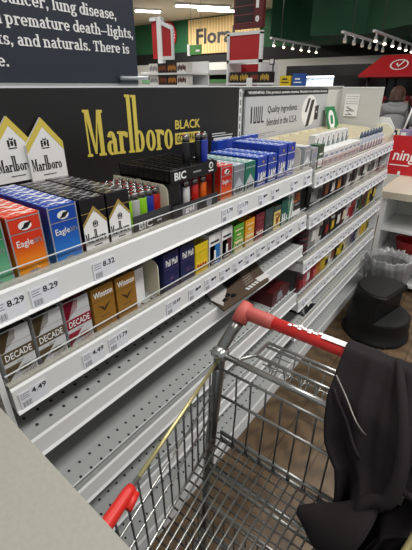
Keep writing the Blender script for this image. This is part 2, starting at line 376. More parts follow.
def house(y, z, label, x):
    t = thing('pack_standee', label, 'sign', (x,y,z), 'house shaped cut-outs on the black banner')
    m = MB(); W = .096
    m.prism((0,0,0), *FY, [(0,0),(W,0),(W,.085),(W/2,.142),(0,.085)], .006, wht); m.build('board', t)
    m = MB(); o = (.006,0,0)
    m.prism(o, *FY, [(0,.085),(0,.066),(W/2,.122),(W,.066),(W,.085),(W/2,.142)], .0006, gold); m.build('gold_roof', t)
    m = MB(); crest(m, o, *FY, W/2, .085, .014, blackp)
    slab(m, 'Marlboro', (.006,.005,.024), *FY, .0106, .0155, blackp, asc=2.2, cap=1.8, t=.3, h=.12, d=.0004); m.rect(o, *FY, .03, .065, .012, .014, blackp, .0004)
    m.build('lettering', t)
house(.384, 1.130, 'white house shaped cut-out on black banner, left of the two', -.336)
house(.459, 1.123, 'white house shaped cut-out on black banner, right of the two', -.328)

t = thing('vape_sign', 'silver sign with dark lettering and vape pictures by the banner', 'sign', (-.35,1.44,1.1), rz=0)
silver = mat('silver_sign_board', '#c2c4c6', .4, 0, .03, 5)
m = MB(); m.box(0,.008,0,.90,.012,.190,silver); m.build('board', t)
m = MB(); m.box(0,.0084,0,.90,.190,.216,blackp); m.text('WARNING: This product contains nicotine. Nicotine is an addictive chemical.', (.0085,0,0), *FY, .015, .88, .196, .211, wht, .0004, .02); m.build('warning_strip', t)
m = MB(); o = (.0082,0,0)
m.rect(o, *FY, .045,.055,.085,.15,blackp)
for k in range(2):
    a = .07+k*.033; m.rect(o, *FY, a,a+.007,.085,.15,blackp); m.rect(o, *FY, a+.017,a+.024,.085,.15,blackp); m.rect(o, *FY, a,a+.024,.083,.09,blackp)
m.rect(o, *FY, .137,.144,.085,.15,blackp); m.rect(o, *FY, .137,.16,.083,.09,blackp)
m.text('Quality ingredients', o, *FY, .19,.50,.112,.15,blackp,.0004,.01); m.text('blended in the U.S.A.', o, *FY, .19,.51,.065,.098,blackp,.0004,.01)
for k in range(2): m.rect(o, *FY, .04,.28-.1*k,.034-.008*k,.037-.008*k,greyp,.0004)
m.build('lettering', t)
m = MB(); m.disc(o, *FY, .66,.11,.10,.078,wht,.0005); o2 = (.0088,0,0); br = mat('dark_brown_print','#2c2022',.4)
m.prism(o2, *FY, [(.625,.03),(.665,.034),(.715,.165),(.675,.162)], .0006, br); m.prism(o2, *FY, [(.60,.105),(.625,.105),(.66,.17),(.632,.172)], .0006, br)
m.prism(o2, *FY, [(.735,.058),(.785,.062),(.785,.135),(.735,.13)], .0006, br); m.disc((.0095,0,0), *FY, .76,.1,.006,.005,wht,.0004)
m.build('product_picture', t)

t = thing('notice_panel', 'pale grey panel standing at the far end of the shelves', 'panel', (-.43,2.585,1.035))
m = MB(); m.prism((0,0,0), *FX, [(.09,0),(.335,0),(.335,.284),(.09,.284)], .012, mat('pale_panel','#c9cac4',.5,0,.03,6)); m.build('board', t)
m = MB(); m.box(.09,.336,-.014,.002,.283,.29,white); m.build('top_cap', t)
t = tag(MB().box(-.31,-.225,2.565,2.567,1.16,1.285,wht).build('paper_notice'), 'white paper notice taped to the pale grey end panel', 'notice')
m = MB()
for k in range(4): m.rect((-.31,2.565,1.16), *FX, .006,.08,.112-.014*k,.115-.014*k,greyp,.0004)
for k in range(7): m.rect((-.31,2.565,1.16), *FX, .012+.01*(k % 3),.03+.012*(k % 4),.05-.007*k,.054-.007*k,blackp,.0004)
m.build('print', t)
t = thing('leaflet_card', 'green and white leaflet card standing behind the white boxes', 'card', (-.275,2.29,1.037)); t.scale = (1.3,1.3,1.15)
gm = mat('leaf_green_print', '#1e7a45', .5)
m = MB(); m.prism((0,0,0), (0,1,0), (-.25,0,1), [(0,0),(.13,0),(.13,.085),(.105,.16),(0,.16)], .003, gm); m.build('card', t)
m = MB(); m.disc((.0032,0,0), (0,1,0), (-.25,0,1), .05,.1,.036,.045,wht); m.rect((.0032,0,0), (0,1,0), (-.25,0,1), .01,.12,.022,.032,wht); m.rect((.0038,0,0), (0,1,0), (-.25,0,1), .035,.065,.08,.12,gm,.0004); m.build('print', t)

# ------------------------------------------------------------------ cigarette packs
PW, PD = .055, .0222
def pack_front(kind, H, m, o):
    """print on the front of a pack: fills mb m, frame origin o = lower left of the front face"""
    W = PW; R = lambda a, b, c, d, mt, e=.0004: m.rect(o, *FY, W*a, W*b, H*c, H*d, mt, e)
    T = lambda st, a, b, c, d, mt, bold=.02: m.text(st, (o[0]+.0004,o[1],o[2]), *FY, W*a, W*b, H*c, H*d, mt, .0004, bold)
    if kind[0] == 'eagle':
        silv = mat('foil_edge','#b9bcc0',.3,.5)
        R(0,.04,0,1,silv); R(.96,1,0,1,silv); R(.04,.96,.72,.732,silv); R(.04,.96,.955,.97,silv)
        T('Eagle', .14,.64,.48,.62,wht,.008); T("20's", .65,.92,.52,.60,greyp)
        m.disc(o, *FY, W*.5, H*.83, W*.2, H*.07, wht); m.prism((o[0]+.0006,)+tuple(o[1:]), *FY, [(W*.34,H*.78),(W*.56,H*.79),(W*.72,H*.88),(W*.5,H*.87),(W*.44,H*.82)], .0004, blackp)
        m.disc(o, *FY, W*.5, H*.05, W*.2, H*.055, greyp); m.rect((o[0]+.0006,)+tuple(o[1:]), *FY, W*.35,W*.65,H*.03,H*.06,goldd)
    elif kind[0] == 'chevron':
        m.prism(o, *FY, [(W*.02,0),(W*.98,0),(W*.98,H*.50),(W*.5,H*.78),(W*.02,H*.50)], .0004, wht)
        m.prism(o, *FY, [(W*.02,H*.50),(W*.02,H*.56),(W*.5,H*.86),(W*.98,H*.56),(W*.98,H*.50),(W*.5,H*.78)], .0007, goldd)
        R(0,1,.74,.75,goldd)
        crest(m, (o[0]+.0004,)+tuple(o[1:]), *FY, W*.5, H*.53, .0075, blackp)
        slab(m, 'Marlboro', (o[0]+.0004, o[1]+W*.04, o[2]+H*.19), *FY, W*.92/8.05, .0105, blackp, asc=2.3, cap=1.8, t=.3, h=.12, d=.0003); R(.35,.68,.11,.13,blackp,.0007)
    elif kind[0] == 'rays':
        c = kind[1]
        for k in range(16): m.prism(o, *FY, [(W*.02+W*.035*k,H*.98),(W*.02+W*.035*k+W*.018,H*.98),(W*(.05+.03*k),H*(.62+.012*k)),(W*(.04+.03*k),H*(.62+.012*k))], .0003, c)
        m.prism(o, *FY, [(0,H*.99),(W*.42,H*.99),(W*.12,H*.64),(0,H*.64)], .0003, c)
        R(0,1,.42,.62,c); T('DECADE', .08,.93,.455,.585,wht,.015); R(.38,.62,.36,.375,greyp)
        m.prism(o, *FY, [(0,H*.34),(0,H*.04),(W*.1,H*.1),(W*.55,H*.34)], .0003, c); m.disc(o, *FY, W*.62, H*.2, W*.26, H*.05, c); R(.45,.8,.19,.21,goldd,.0008)
        for k in range(10): R(.45+.05*k,.47+.05*k,.04,.1+.004*k,c,.0003)
    elif kind[0] == 'bird':
        T('Winston', .08,.92,.78,.91,wht,.02)
        bd = mat('brown_eagle_print','#3b2c16',.5)
        m.prism(o, *FY, [(W*.18,H*.62),(W*.45,H*.55),(W*.5,H*.5),(W*.55,H*.55),(W*.82,H*.62),(W*.66,H*.54),(W*.55,H*.47),(W*.5,H*.44),(W*.45,H*.47),(W*.34,H*.54)], .0004, bd)
        R(.3,.7,.33,.345,bd); R(.38,.62,.2,.212,bd); R(.03,.97,.0,.012,goldd); R(0,1,.70,.705,bd)
    elif kind[0] == 'navyred':
        T('Pall Mall', .14,.9,.68,.84,wht,.02); vi = mat('violet_print','#6a4a78',.4)
        for k in range(5): m.prism(o, *FY, [(W*(.5+.22*math.cos(PI*k/4)),H*(.35+.12*math.sin(PI*k/4))),(W*.47,H*.3),(W*.53,H*.3)], .0004, vi)
        R(.3,.7,.16,.18,vi); R(0,1,.6,.606,vi)
    elif kind[0] == 'spirit':
        pan, fig = kind[2], kind[3]
        R(.08,.92,.08,.45,pan); 
        for k in range(4): m.disc((o[0]+.0004,)+tuple(o[1:]), *FY, W*(.2+.2*k), H*(.33-.04*(k % 2)), W*.08, H*(.05+.02*(k % 2)), fig)
        R(.15,.85,.52,.54,pan); R(.1,.9,.80,.84,pan); R(.3,.7,.62,.68,pan)
    elif kind[0] == 'split':
        R(.0,.5,.0,.99,wht); R(.06,.94,.06,.66,kind[2]); R(.12,.85,.73,.79,blackp); R(.42,.58,.2,.5,wht,.0008); R(.2,.8,.12,.15,wht,.0008)
    elif kind[0] == 'mount':
        m.prism(o, *FY, [(W*.04,H*.1),(W*.96,H*.1),(W*.96,H*.3),(W*.5,H*.62),(W*.04,H*.3)], .0004, kind[2])
        for k in range(4): R(.2+.17*k,.29+.17*k,.14,.32,blackp,.0008)
        R(.05,.95,.82,.83,wht)
    elif kind[0] == 'block':
        T('L&M', .12,.9,.2,.52,wht,.03); R(.1,.9,.13,.16,wht); R(0,1,.72,.735,wht); m.disc(o, *FY, W*.6, H*.84, W*.1, H*.04, goldd); R(0,1,.0,.02,wht)
    elif kind[0] == 'camel':
        R(.06,.94,.06,.8,kind[2]); 
        for a, b, c, d in ((.35,.7,.38,.55),(.4,.5,.2,.4),(.58,.68,.2,.4),(.62,.85,.5,.62),(.2,.8,.64,.7)): R(a,b,c,d,kind[3],.0008)
    elif kind[0] == 'tall':
        R(.15,.3,.1,.5,wht); R(.45,.6,.1,.5,wht); R(.15,.6,.27,.32,wht,.0007); R(.75,.85,.1,.4,wht)
def body_mb(mt, top, H, W=PW, D=PD):
    m = MB(); m.box(-D,0,-W/2,W/2,0,H,mt,.0012)
    m.rect((0,0,H), (0,1,0), (-1,0,0), -W*.46, W*.46, D*.1, D*.9, top, .0003)
    return m
def topprint(nm, a, b):     # wrapper print on the lid: pale strokes on the colour of the pack
    if nm in MATS: return MATS[nm]
    m = mat(nm, a, .2); nt = m.node_tree; bs = nt.nodes['Principled BSDF']
    tc = nt.nodes.new('ShaderNodeTexCoord'); mp = nt.nodes.new('ShaderNodeMapping'); mp.inputs['Scale'].default_value = (110,60,1)
    n = nt.nodes.new('ShaderNodeTexNoise'); n.inputs['Scale'].default_value = 1.3; n.inputs['Detail'].default_value = 1
    rp = nt.nodes.new('ShaderNodeValToRGB'); rp.color_ramp.elements[0].position = .46; rp.color_ramp.elements[1].position = .56
    rp.color_ramp.elements[0].color = lin(a); rp.color_ramp.elements[1].color = lin(b)
    nt.links.new(tc.outputs['Object'], mp.inputs[0]); nt.links.new(mp.outputs[0], n.inputs[0]); nt.links.new(n.outputs[0], rp.inputs[0]); nt.links.new(rp.outputs[0], bs.inputs['Base Color'])
    return m
def pack_row(kind, desc, mt, top, y, z, H, deep, place, x=-.012, grp=None, back=True):
    t = thing('cigarette_pack', desc+', front of row, '+place, 'cigarette pack', (x,y,z), grp)
    b = body_mb(mt, top, H).build('box', t)
    m = MB(); m.rect((0,-PW/2,0), *FY, 0, PW, H*.735, H*.738, dark, .0002); pack_front(kind, H, m, (0,-PW/2,0)); m.build('front_print', t)
    for k in range(1, deep):
        o = b.copy(); o.name = 'cigarette_pack'; o.parent = None; COL.objects.link(o); o.location = (x-k*(PD+.0004), y+random.uniform(-.0008,.0008), z)
        tag(o, desc+f', {ORD[k-1]} behind its row front', 'cigarette pack', 'packs behind the front, '+desc)
    return t
z1 = ZA[0]+.0006; z2 = ZA[1]+.0006
pk = lambda n, h, r=.28: mat(n, h, r, 0, .06, 25)
pl1 = 'top shelf'; pl2 = 'second shelf'
T_ = [  # kind, description, body, top, y
 (('eagle',), 'green cigarette pack with a bird badge', grad('eagle_green','#7fc09a','#0f7a4a',.0,.09), topprint('top_green','#1a7a52','#cfe0d5'), .205),
 (('eagle',), 'orange red cigarette pack with a bird badge', grad('eagle_orange','#ee9a20','#d63a1e',.012,.06), topprint('top_orange','#d8563f','#e9d3cb'), .267),
 (('eagle',), 'bright blue cigarette pack with a bird badge', grad('eagle_blue','#2f86d8','#1549a8',.0,.07), topprint('top_blue','#2746a0','#d8dcea'), .335)]
for a in T_: pack_row(a[0], a[1], a[2], a[3], a[4], z1, .104, 9, pl1)
blk = pk('black_pack','#1b1a1c',.22); tb = topprint('top_black','#1c1c1f','#8a8a8c')
pack_row(('chevron',), 'black and white cigarette pack with gold chevron, left of two', blk, tb, .397, z1, .102, 9, pl1)
pack_row(('chevron',), 'black and white cigarette pack with gold chevron, right of two', blk, tb, .456, z1, .102, 9, pl1)
pack_row(('eagle',), 'plain red cigarette pack beside the black lighter display', grad('eagle_red','#e8702a','#c22a24',.01,.05), topprint('top_red','#c24a40','#ead2cc'), .828, z1, .095, 8, pl1)
pack_row(('mount',0,mat('pale_mount','#b9bcc0',.4)), 'slate grey cigarette pack with pale peak', pk('slate_pack','#7d848b'), topprint('top_slate','#a7b4c2','#dfe6ea'), .890, z1, .088, 8, pl1)
pack_row(('mount',0,mat('pale_mount','#b9bcc0',.4)), 'teal green cigarette pack with pale peak', pk('teal_pack','#20705c'), topprint('top_teal','#8fb3b0','#dfe9e6'), .950, z1, .088, 8, pl1)
blu = pk('royal_blue_pack','#1d3fa6'); tbl = topprint('top_royal','#3a62c0','#cfd9ee')
for k, nm in enumerate(('leftmost','second','third','rightmost')):
    pack_row(('block',), f'royal blue cigarette pack with white letters, {nm} of four', blu, tbl, 1.018+k*.066, z1, .092 if k < 2 else .112, 8, pl1)
for k in range(5):
    o = body_mb(blu, tbl, .108, .055, .024).build('cigarette_pack', None, (-.25, 1.14+k*.058, z1)); tag(o, f'tall royal blue pack at the back of the top shelf, {ORD[k]} from the left', 'cigarette pack', 'blue packs at the back of the top shelf')
pack_row(('mount',0,mat('white_mount','#dcdfe0',.4)), 'silver grey cigarette pack right of the cream divider', pk('silver_pack','#9aa0a4'), topprint('top_silver','#c2c8cc','#f0f2f2'), 1.356, z1, .085, 5, pl1)
# second shelf
dbr = mat('brown_rays','#574930',.4); drd = mat('crimson_rays','#8e1533',.4); sil = pk('silver_white_pack','#c9cacb',.3)
pack_row(('rays',dbr), 'silver and brown cigarette pack, left of the two', sil, topprint('top_brown','#2e2a24','#6d6658'), .206, z2, .104, 3, pl2)
pack_row(('rays',dbr), 'silver and brown cigarette pack, right of the two', sil, topprint('top_brown','#2e2a24','#6d6658'), .268, z2, .104, 3, pl2)
pack_row(('rays',drd), 'silver and crimson cigarette pack', sil, topprint('top_crimson','#4a1420','#7d3a48'), .329, z2, .104, 3, pl2)
gp = mat('gold_pack_board','#a5772f',.34,.25,.06,30)
pack_row(('bird',), 'gold cigarette pack with dark bird, left of the two', gp, topprint('top_gold','#4a3a24','#8d7448'), .391, z2, .104, 3, pl2)
pack_row(('bird',), 'gold cigarette pack with dark bird, right of the two', gp, topprint('top_gold','#4a3a24','#8d7448'), .452, z2, .104, 3, pl2)
nv = pk('navy_pack','#1d2352')
pack_row(('navyred',), 'navy cigarette pack with white lettering, left of the two', nv, topprint('top_navy','#171a30','#3a4066'), .597, z2, .106, 3, pl2)
pack_row(('navyred',), 'navy cigarette pack with white lettering, right of the two', nv, topprint('top_navy','#171a30','#3a4066'), .659, z2, .106, 3, pl2)
fgd = mat('figure_dark','#3a2c20',.5); fgr = mat('figure_red','#a3271f',.5); pcr = mat('panel_cream','#e3d6a8',.5); ppk = mat('panel_peach','#e5a878',.5)
pack_row(('spirit',0,mat('panel_yellow','#e9c32a',.5),fgr), 'yellow cigarette pack with red and black figures', pk('yellow_pack','#dcc11c'), topprint('top_yellow','#8a7a20','#c9b550'), .718, z2, .09, 3, pl2)
pack_row(('split',0,mat('print_blue','#1f6fb0',.4)), 'white cigarette pack with a blue panel', pk('white_pack','#dcdddb'), topprint('top_white','#8c8d8c','#d0d0ce'), .778, z2, .1, 3, pl2)
pack_row(('split',0,mat('print_maroon','#5a1c22',.4)), 'white cigarette pack with a maroon panel', pk('white_pack','#dcdddb'), topprint('top_white','#8c8d8c','#d0d0ce'), .838, z2, .1, 3, pl2)
pack_row(('spirit',0,pcr,mat('figure_green','#4e7a2a',.5)), 'leaf green cigarette pack with cream panel', pk('leaf_pack','#5aa035'), topprint('top_leaf','#2e5420','#5a8a3a'), .902, z2, .092, 3, pl2)
pack_row(('spirit',0,pcr,mat('figure_orange','#c9721c',.5)), 'orange yellow cigarette pack with cream panel', pk('amber_pack','#e39a1e'), topprint('top_amber','#7a5018','#c08a3a'), .966, z2, .092, 3, pl2)
pack_row(('spirit',0,mat('panel_rose','#8e3a44',.5),mat('figure_pale','#d8c8b8',.5)), 'maroon cigarette pack with pale figures', pk('maroon_pack','#6e1a26'), topprint('top_maroon','#33141a','#5a3038'), 1.030, z2, .094, 3, pl2)
pack_row(('spirit',0,mat('panel_slate','#4b5a58',.5),fgd), 'dark slate cigarette pack', pk('dslate_pack','#32413f'), topprint('top_dslate','#1d2626','#3d4a48'), 1.092, z2, .096, 3, pl2)
pack_row(('camel',0,mat('panel_butter','#dcc474',.5),mat('camel_brown','#8a3b1c',.5)), 'cream cigarette pack with a brown animal', pk('butter_pack','#3b4a44'), topprint('top_butter','#4a4436','#8a7f5e'), 1.150, z2, .09, 3, pl2)
pack_row(('tall',), 'deep teal cigarette pack with white bars', pk('dteal_pack','#14564a'), topprint('top_dteal','#0f2e28','#2c5a50'), 1.209, z2, .1, 3, pl2)
# dividers and odd boxes
def divider(label, y, z, d0, d1, h, shelfz):
    r = .02; pts = [(d0,0),(d1,0),(d1,h-r)]+[(d1-r+r*math.cos(a), h-r+r*math.sin(a)) for a in [PI*k/10 for k in range(1,6)]]+[(d0,h)]
    return tag(MB().prism((0,.0012,0), *FX, pts, .0024, cream).build('shelf_divider', None, (0,y,z)), label, 'divider')
divider('cream divider with rounded corner right of the loose lighters', .6035, z1, -.20, -.018, .084, 0)
divider('cream divider with rounded corner left of the navy packs', .555, z2, -.26, -.016, .095, 0)
divider('cream divider right of the royal blue packs', 1.303, z1, -.26, -.016, .085, 0)
divider('cream divider right of the deep teal pack', 1.2435, z2, -.26, -.016, .095, 0)
o = MB().box(-.012,-.011,-.018,.018,0,.085,wht).box(-.03,-.0115,-.018,-.017,0,.085,wht).box(-.03,-.0115,.017,.018,0,.085,wht).build('carton_flap', None, (-.03,.512,z2)); tag(o, 'folded white card flap right of the gold packs', 'card')
t = thing('cigarette_pack', 'white and green striped pack right of the deep teal pack', 'cigarette pack', (-.02,1.272,z2))
body_mb(pk('white_pack','#dcdddb'), topprint('top_white','#8c8d8c','#d0d0ce'), .105, .048).build('box', t)
m = MB(); m.prism((0,-.024,0), *FY, [(0,0),(.012,0),(.026,.1),(.012,.1)], .0005, mat('stripe_green','#2f7a4e',.4)); m.prism((0,-.024,0), *FY, [(.03,0),(.034,0),(.046,.1),(.042,.1)], .0005, mat('stripe_green','#2f7a4e',.4)); m.build('front_print', t)
t = thing('snuff_box', 'dark box with orange letters at the right end of the second shelf', 'box', (-.03,1.345,z2+.03))
m = MB(); m.box(-.09,0,-.045,.04,-.03,.075,pk('charcoal_box','#201f20'),.002); m.build('box', t)
m = MB(); m.text('LER', (.0004,-.045,0), *FY, .012,.075,.028,.062,mat('orange_print','#c8662a',.5),.0004,.03); m.rect((0,-.045,0), *FY, .03,.07,.014,.02,greyp); m.rect((0,-.045,0), *FY, 0,.085,-.028,-.006,wht); m.build('front_print', t)

# ------------------------------------------------------------------ lighters
metal = mat('lighter_chrome','#8f8f8c',.2,.9,.05)
def lighter(mt, label, loc, group, first={}):
    if mt.name in first: return dup(first[mt.name], loc, label, group)
    t = thing('lighter', label, 'lighter', loc, group)
    m = MB(); m.lathe([(.0001,0),(.011,.0),(.0122,.002),(.0122,.058),(.0115,.06)], mt, n=16, sx=.55, sy=1); m.build('body', t)
    m = MB(); m.lathe([(.0118,.06),(.0118,.073),(.009,.0745)], metal, n=14, sx=.55, sy=.9); m.tube([(-.002,.003,.0745),(.002,.003,.0745)],.004,metal,10); m.build('metal_hood', t)
    m = MB(); m.box(-.003,.003,-.0105,-.005,.0735,.0758,mat('lighter_button','#a81d1c',.35),.0008); m.build('button', t)
    first[mt.name] = t; return t
LC = {n: mat('lighter_'+n, h, .3) for n, h in dict(red='#c4221f', lime='#8fce1f', grey='#b4b4b2', blue='#24379e', black='#17171a', white='#d8d8d4', orange='#e0651c', purple='#4a2c78', sky='#3a7fb8', yellow='#e0c020').items()}
t = thing('lighter_tray', 'open clear tray holding loose colourful lighters', 'tray', (-.018,.55,z1))
m = MB(); m.box(-.19,.002,-.057,.057,0,.003,clearp); m.box(-.19,.002,-.058,-.0565,0,.05,clearp); m.build('tray', t)
m = MB(); m.box(.002,.004,-.058,.058,.0,.04,mat('smoke_strip','#3a3a3c',.3)); m.build('front_strip', t)
m = MB(); m.text('BIC', (.0042,0,0), *FY, -.045,-.005,.008,.024,wht,.0004,.03); m.rect((.0041,0,0), *FY, .01,.025,.014,.018,wht); m.build('lettering', t)
names = ['red','lime','grey','lime','blue','red','orange','white']; frontrow = ['lime','grey','lime','blue','red']
for i in range(6):
    for j in range(5):
        c = frontrow[j] if i == 0 else random.choice(['red','red','lime','grey','blue','white','red','orange'])
        lighter(LC[c], f'{c} lighter in the open tray, {ORD[i]} row from the front, {ORD[j]} from the left', (-.048-i*.0242, .508+j*.0220, z1+.0035), 'loose lighters in the open tray')
# two-storey black lighter display
t = thing('lighter_display', 'black two storey lighter display with an empty pocketed top tray', 'display', (-.012,.692,z1))
m = MB(); W = .087; D = .165; Zt = .115
m.box(-D,.0,-W,W,Zt-.028,Zt-.024,black)
for x in (-D,-.003): m.box(x,x+.003,-W,W,Zt-.028,Zt,black)
for y in (-W,W-.003): m.box(-D,0,y,y+.003,Zt-.028,Zt,black)
nx, ny = 10, 5
for i in range(1,nx): x = -D+i*D/nx; m.box(x-.0013,x+.0013,-W,W,Zt-.024,Zt-.001,black)
for j in range(1,ny): y = -W+j*2*W/ny; m.box(-D,0,y-.0013,y+.0013,Zt-.024,Zt-.001,black)
m.build('top_tray', t)
m = MB(); m.prism((0,-W,Zt-.028), *FY, [(0,0),(2*W,0),(2*W,.028),(2*W-.02,.034),(2*W-.045,.028),(0,.028)], .002, black); m.build('front_fascia', t)
m = MB(); m.text('BIC', (.0022,0,Zt-.024), *FY, -.074,-.034,.001,.019,wht,.0004,.03); m.rect((.0021,0,Zt-.024), *FY, -.008,.022,.008,.012,greyp)
m.disc((.0021,0,Zt-.024), *FY, .062,.016,.008,.008,wht); m.disc((.0028,0,Zt-.024), *FY, .062,.016,.004,.005,black); m.rect((.0021,0,Zt-.024), *FY, .052,.072,.002,.005,wht); m.build('lettering', t)
for x, y in ((-.006,W-.004),(-D+.004,-W+.004),(-D+.004,W-.004)): MB().box(x-.003,x+.003,y-.003,y+.003,.003,Zt-.028,black).build('support_post', t)
MB().box(-.012,-.003,-W,-W+.034,.003,Zt-.028,black).build('support_post', t)
m = MB(); m.box(-D,.004,-W,W,0,.003,black); m.box(.004,.006,-W,W,0,.036,mat('smoke_strip','#3a3a3c',.3)); m.build('lower_tray', t)
m = MB(); m.rect((.0061,0,0), *FY, -.055,.0,.008,.028,greyp); m.text('gel', (.0068,0,0), *FY, -.045,-.012,.01,.026,wht,.0004,.02); m.disc((.0061,0,0), *FY, .05,.018,.012,.011,greyp); m.build('strip_print', t)
low = ['black','black','white','red','orange']
for i in range(5):
    for j in range(5):
        if j == 0 and i == 0: continue
        c = low[j] if i == 0 else random.choice(['purple','black','sky','orange','red','white'])
        lighter(LC[c], f'{c} lighter under the black display, {ORD[i]} row from the front, {ORD[j]} from the left', (-.034-i*.027, .617+j*.034, z1+.0035), 'lighters in the lower tray of the black display')
lighter(LC['black'], 'black lighter standing alone in the empty top tray', (-.052, .710, z1+.103), 'lighters left in the top tray')
lighter(LC['black'], 'black lighter just left of the blue one in the top tray', (-.052, .758, z1+.103), 'lighters left in the top tray')
lighter(LC['blue'], 'blue lighter standing in the black top tray', (-.044, .771, z1+.103), 'lighters left in the top tray')

# ------------------------------------------------------------------ third shelf carton
t = thing('flattened_carton', 'dark brown printed cardboard carton lying on the empty third shelf', 'carton', (-.03,.93,ZA[2]+.001))
kb = mat('kraft_board','#5a4a3c',.6,0,.15,20); wb = mat('white_flap','#d4d2ce',.5); db = mat('black_flap','#231f1e',.5)
m = MB(); m.prism((0,0,0), (1,0,0), (0,1,0), [(.062,-.165),(.075,.085),(-.045,.19),(-.055,-.115)], .008, kb); m.build('carton', t)
m = MB(); m.prism((0,0,.0085), (1,0,0), (0,1,0), [(.05,-.15),(.0,-.145),(-.05,-.11),(-.05,-.03),(.0,-.06)], .001, wb); m.prism((0,0,.0085), (1,0,0), (0,1,0), [(.0,-.05),(-.05,-.02),(-.05,.06),(-.01,.04)], .001, db); m.build('inner_flap', t)
m = MB()
for k in range(5): m.prism((.045,-.02+k*.018,.0085), (1,0,0), (0,1,0), [(0,0),(.014,0),(.014,.011),(0,.011)], .0006, wht)
m.prism((.02,.07,.0085), (1,0,0), (0,1,0), [(.015,-.01),(.04,-.012),(.045,.045),(.02,.05)], .0008, wht)
for k in range(6): m.prism((-.03+.012*k,.06-.012*k,.0085), (1,0,0), (0,1,0), [(0,0),(.006,.0),(.006,.05),(0,.05)], .0005, mat('grey_flap_print','#8e8478',.5))
for q in ((.03,-.13),(.02,-.1),(.035,-.09)): m.prism((q[0],q[1],.0096), (1,0,0), (0,1,0), [(0,0),(.012,-.002),(.010,.022),(-.004,.02)], .0005, blackp)
m.build('print', t)

# ------------------------------------------------------------------ far section goods
tray = thing('display_tray', 'long cream divided tray behind the white boxes on the far top shelf', 'tray', (0,0,ZB[0]+.0006))
m = MB(); m.box(-.33,-.105,1.50,2.55,0,.004,cream); m.box(-.33,-.327,1.50,2.55,0,.085,cream); m.box(-.109,-.106,1.5,2.55,0,.05,cream); m.build('tray', tray)
for k in range(10):
    m = MB(); y = 1.5+k*.116; m.prism((0,y+.0024,0), *FX, [(-.33,0),(-.106,0),(-.106,.05),(-.14,.075),(-.33,.085)], .0024, cream); m.build('divider', tray)
o = MB().prism((0,2.594,ZB[0]+.0006), *FX, [(-.3,0),(-.012,0),(.0,.03),(-.006,.07),(-.03,.095),(-.3,.1)], .012, cream).build('end_guard'); tag(o, 'rounded cream end guard closing the far top shelf', 'end guard')
zb = ZB[0]+.0006
def card_box(mt, H, W, D, deco, name, label, cat, loc, grp):
    t = thing(name, label, cat, loc, grp); m = MB(); m.box(-D,0,-W/2,W/2,0,H,mt,.001); m.build('box', t); m = MB(); deco(m, H, W); m.build('front_print', t); return t
wbx = pk('white_pack','#dcdddb'); gbx = pk('silver_pack','#9aa0a4'); fgx = pk('forest_pack','#23543a')
def d_small(m, H, W):
    for k in range(3): m.rect((0,0,0), *FY, -W*.35,W*.3-.003*k,H*(.35-.1*k),H*(.40-.1*k),greyp)
    m.rect((0,0,0), *FY, -W*.3,W*.3,H*.6,H*.8,mat('blue_grey_print','#8a94a8',.4))
def d_pict(m, H, W):
    m.prism((0,0,0), *FY, [(-W*.2,H*.5),(-W*.02,H*.5),(W*.16,H*.88),(-W*.02,H*.88)], .0005, blackp); m.rect((0,0,0), *FY, W*.12,W*.38,H*.5,H*.7,mat('teal_grey_print','#5a7478',.4)); m.rect((0,0,0), *FY, -W*.4,W*.3,H*.2,H*.24,greyp)
def d_dark(m, H, W): m.rect((0,0,0), *FY, -W*.4,W*.4,H*.1,H*.45,wht); m.rect((0,0,0), *FY, -W*.3,W*.3,H*.6,H*.66,wht)
card_box(gbx,.09,.055,.04,d_small,'cigarette_pack','silver grey pack left of the forest green pack on the far top shelf','cigarette pack',(-.012,1.425,zb),None)
card_box(fgx,.095,.055,.04,d_dark,'cigarette_pack','forest green pack standing beside the row of white boxes','cigarette pack',(-.012,1.488,zb),None)
first = card_box(wbx,.062,.055,.06,d_small,'vape_box','low white box on the far top shelf, first from the left','box',(-.012,1.552,zb),'low white boxes on the far top shelf')
for k in range(1,8): dup(first,(-.012,1.552+k*.06,zb),f'low white box on the far top shelf, {ORD[k]} from the left')
first = card_box(wbx,.115,.055,.03,d_pict,'vape_box','tall white box with dark picture behind the low white boxes, first from the left','box',(-.076,1.60,zb),'tall white boxes with dark pictures')
for k in range(1,7): dup(first,(-.076,1.60+k*.0605,zb),f'tall white box with dark picture behind the low white boxes, {ORD[k]} from the left')
btl = mat('pale_bottle','#a6aab4',.3); cap = mat('steel_blue_cap','#566479',.35)
t = thing('bottle', 'small pale bottle with blue cap on the far top shelf, first from the left', 'bottle', (-.03,2.06,zb), 'small pale bottles with blue caps')
m = MB(); m.lathe([(.001,0),(.017,0),(.018,.004),(.018,.05),(.007,.062),(.006,.066)], btl, n=16); m.build('body', t)
m = MB(); m.lathe([(.0075,.064),(.0075,.078),(.003,.094),(.001,.095)], cap, n=12); m.build('cap', t)
m = MB(); m.prism((.0183,-.012,.01), *FY, [(0,0),(.024,0),(.024,.032),(0,.032)], .0006, wht); m.build('label', t)
for k in range(1,8): dup(t,(-.03,2.06+k*.053,zb),f'small pale bottle with blue cap on the far top shelf, {ORD[k]} from the left')
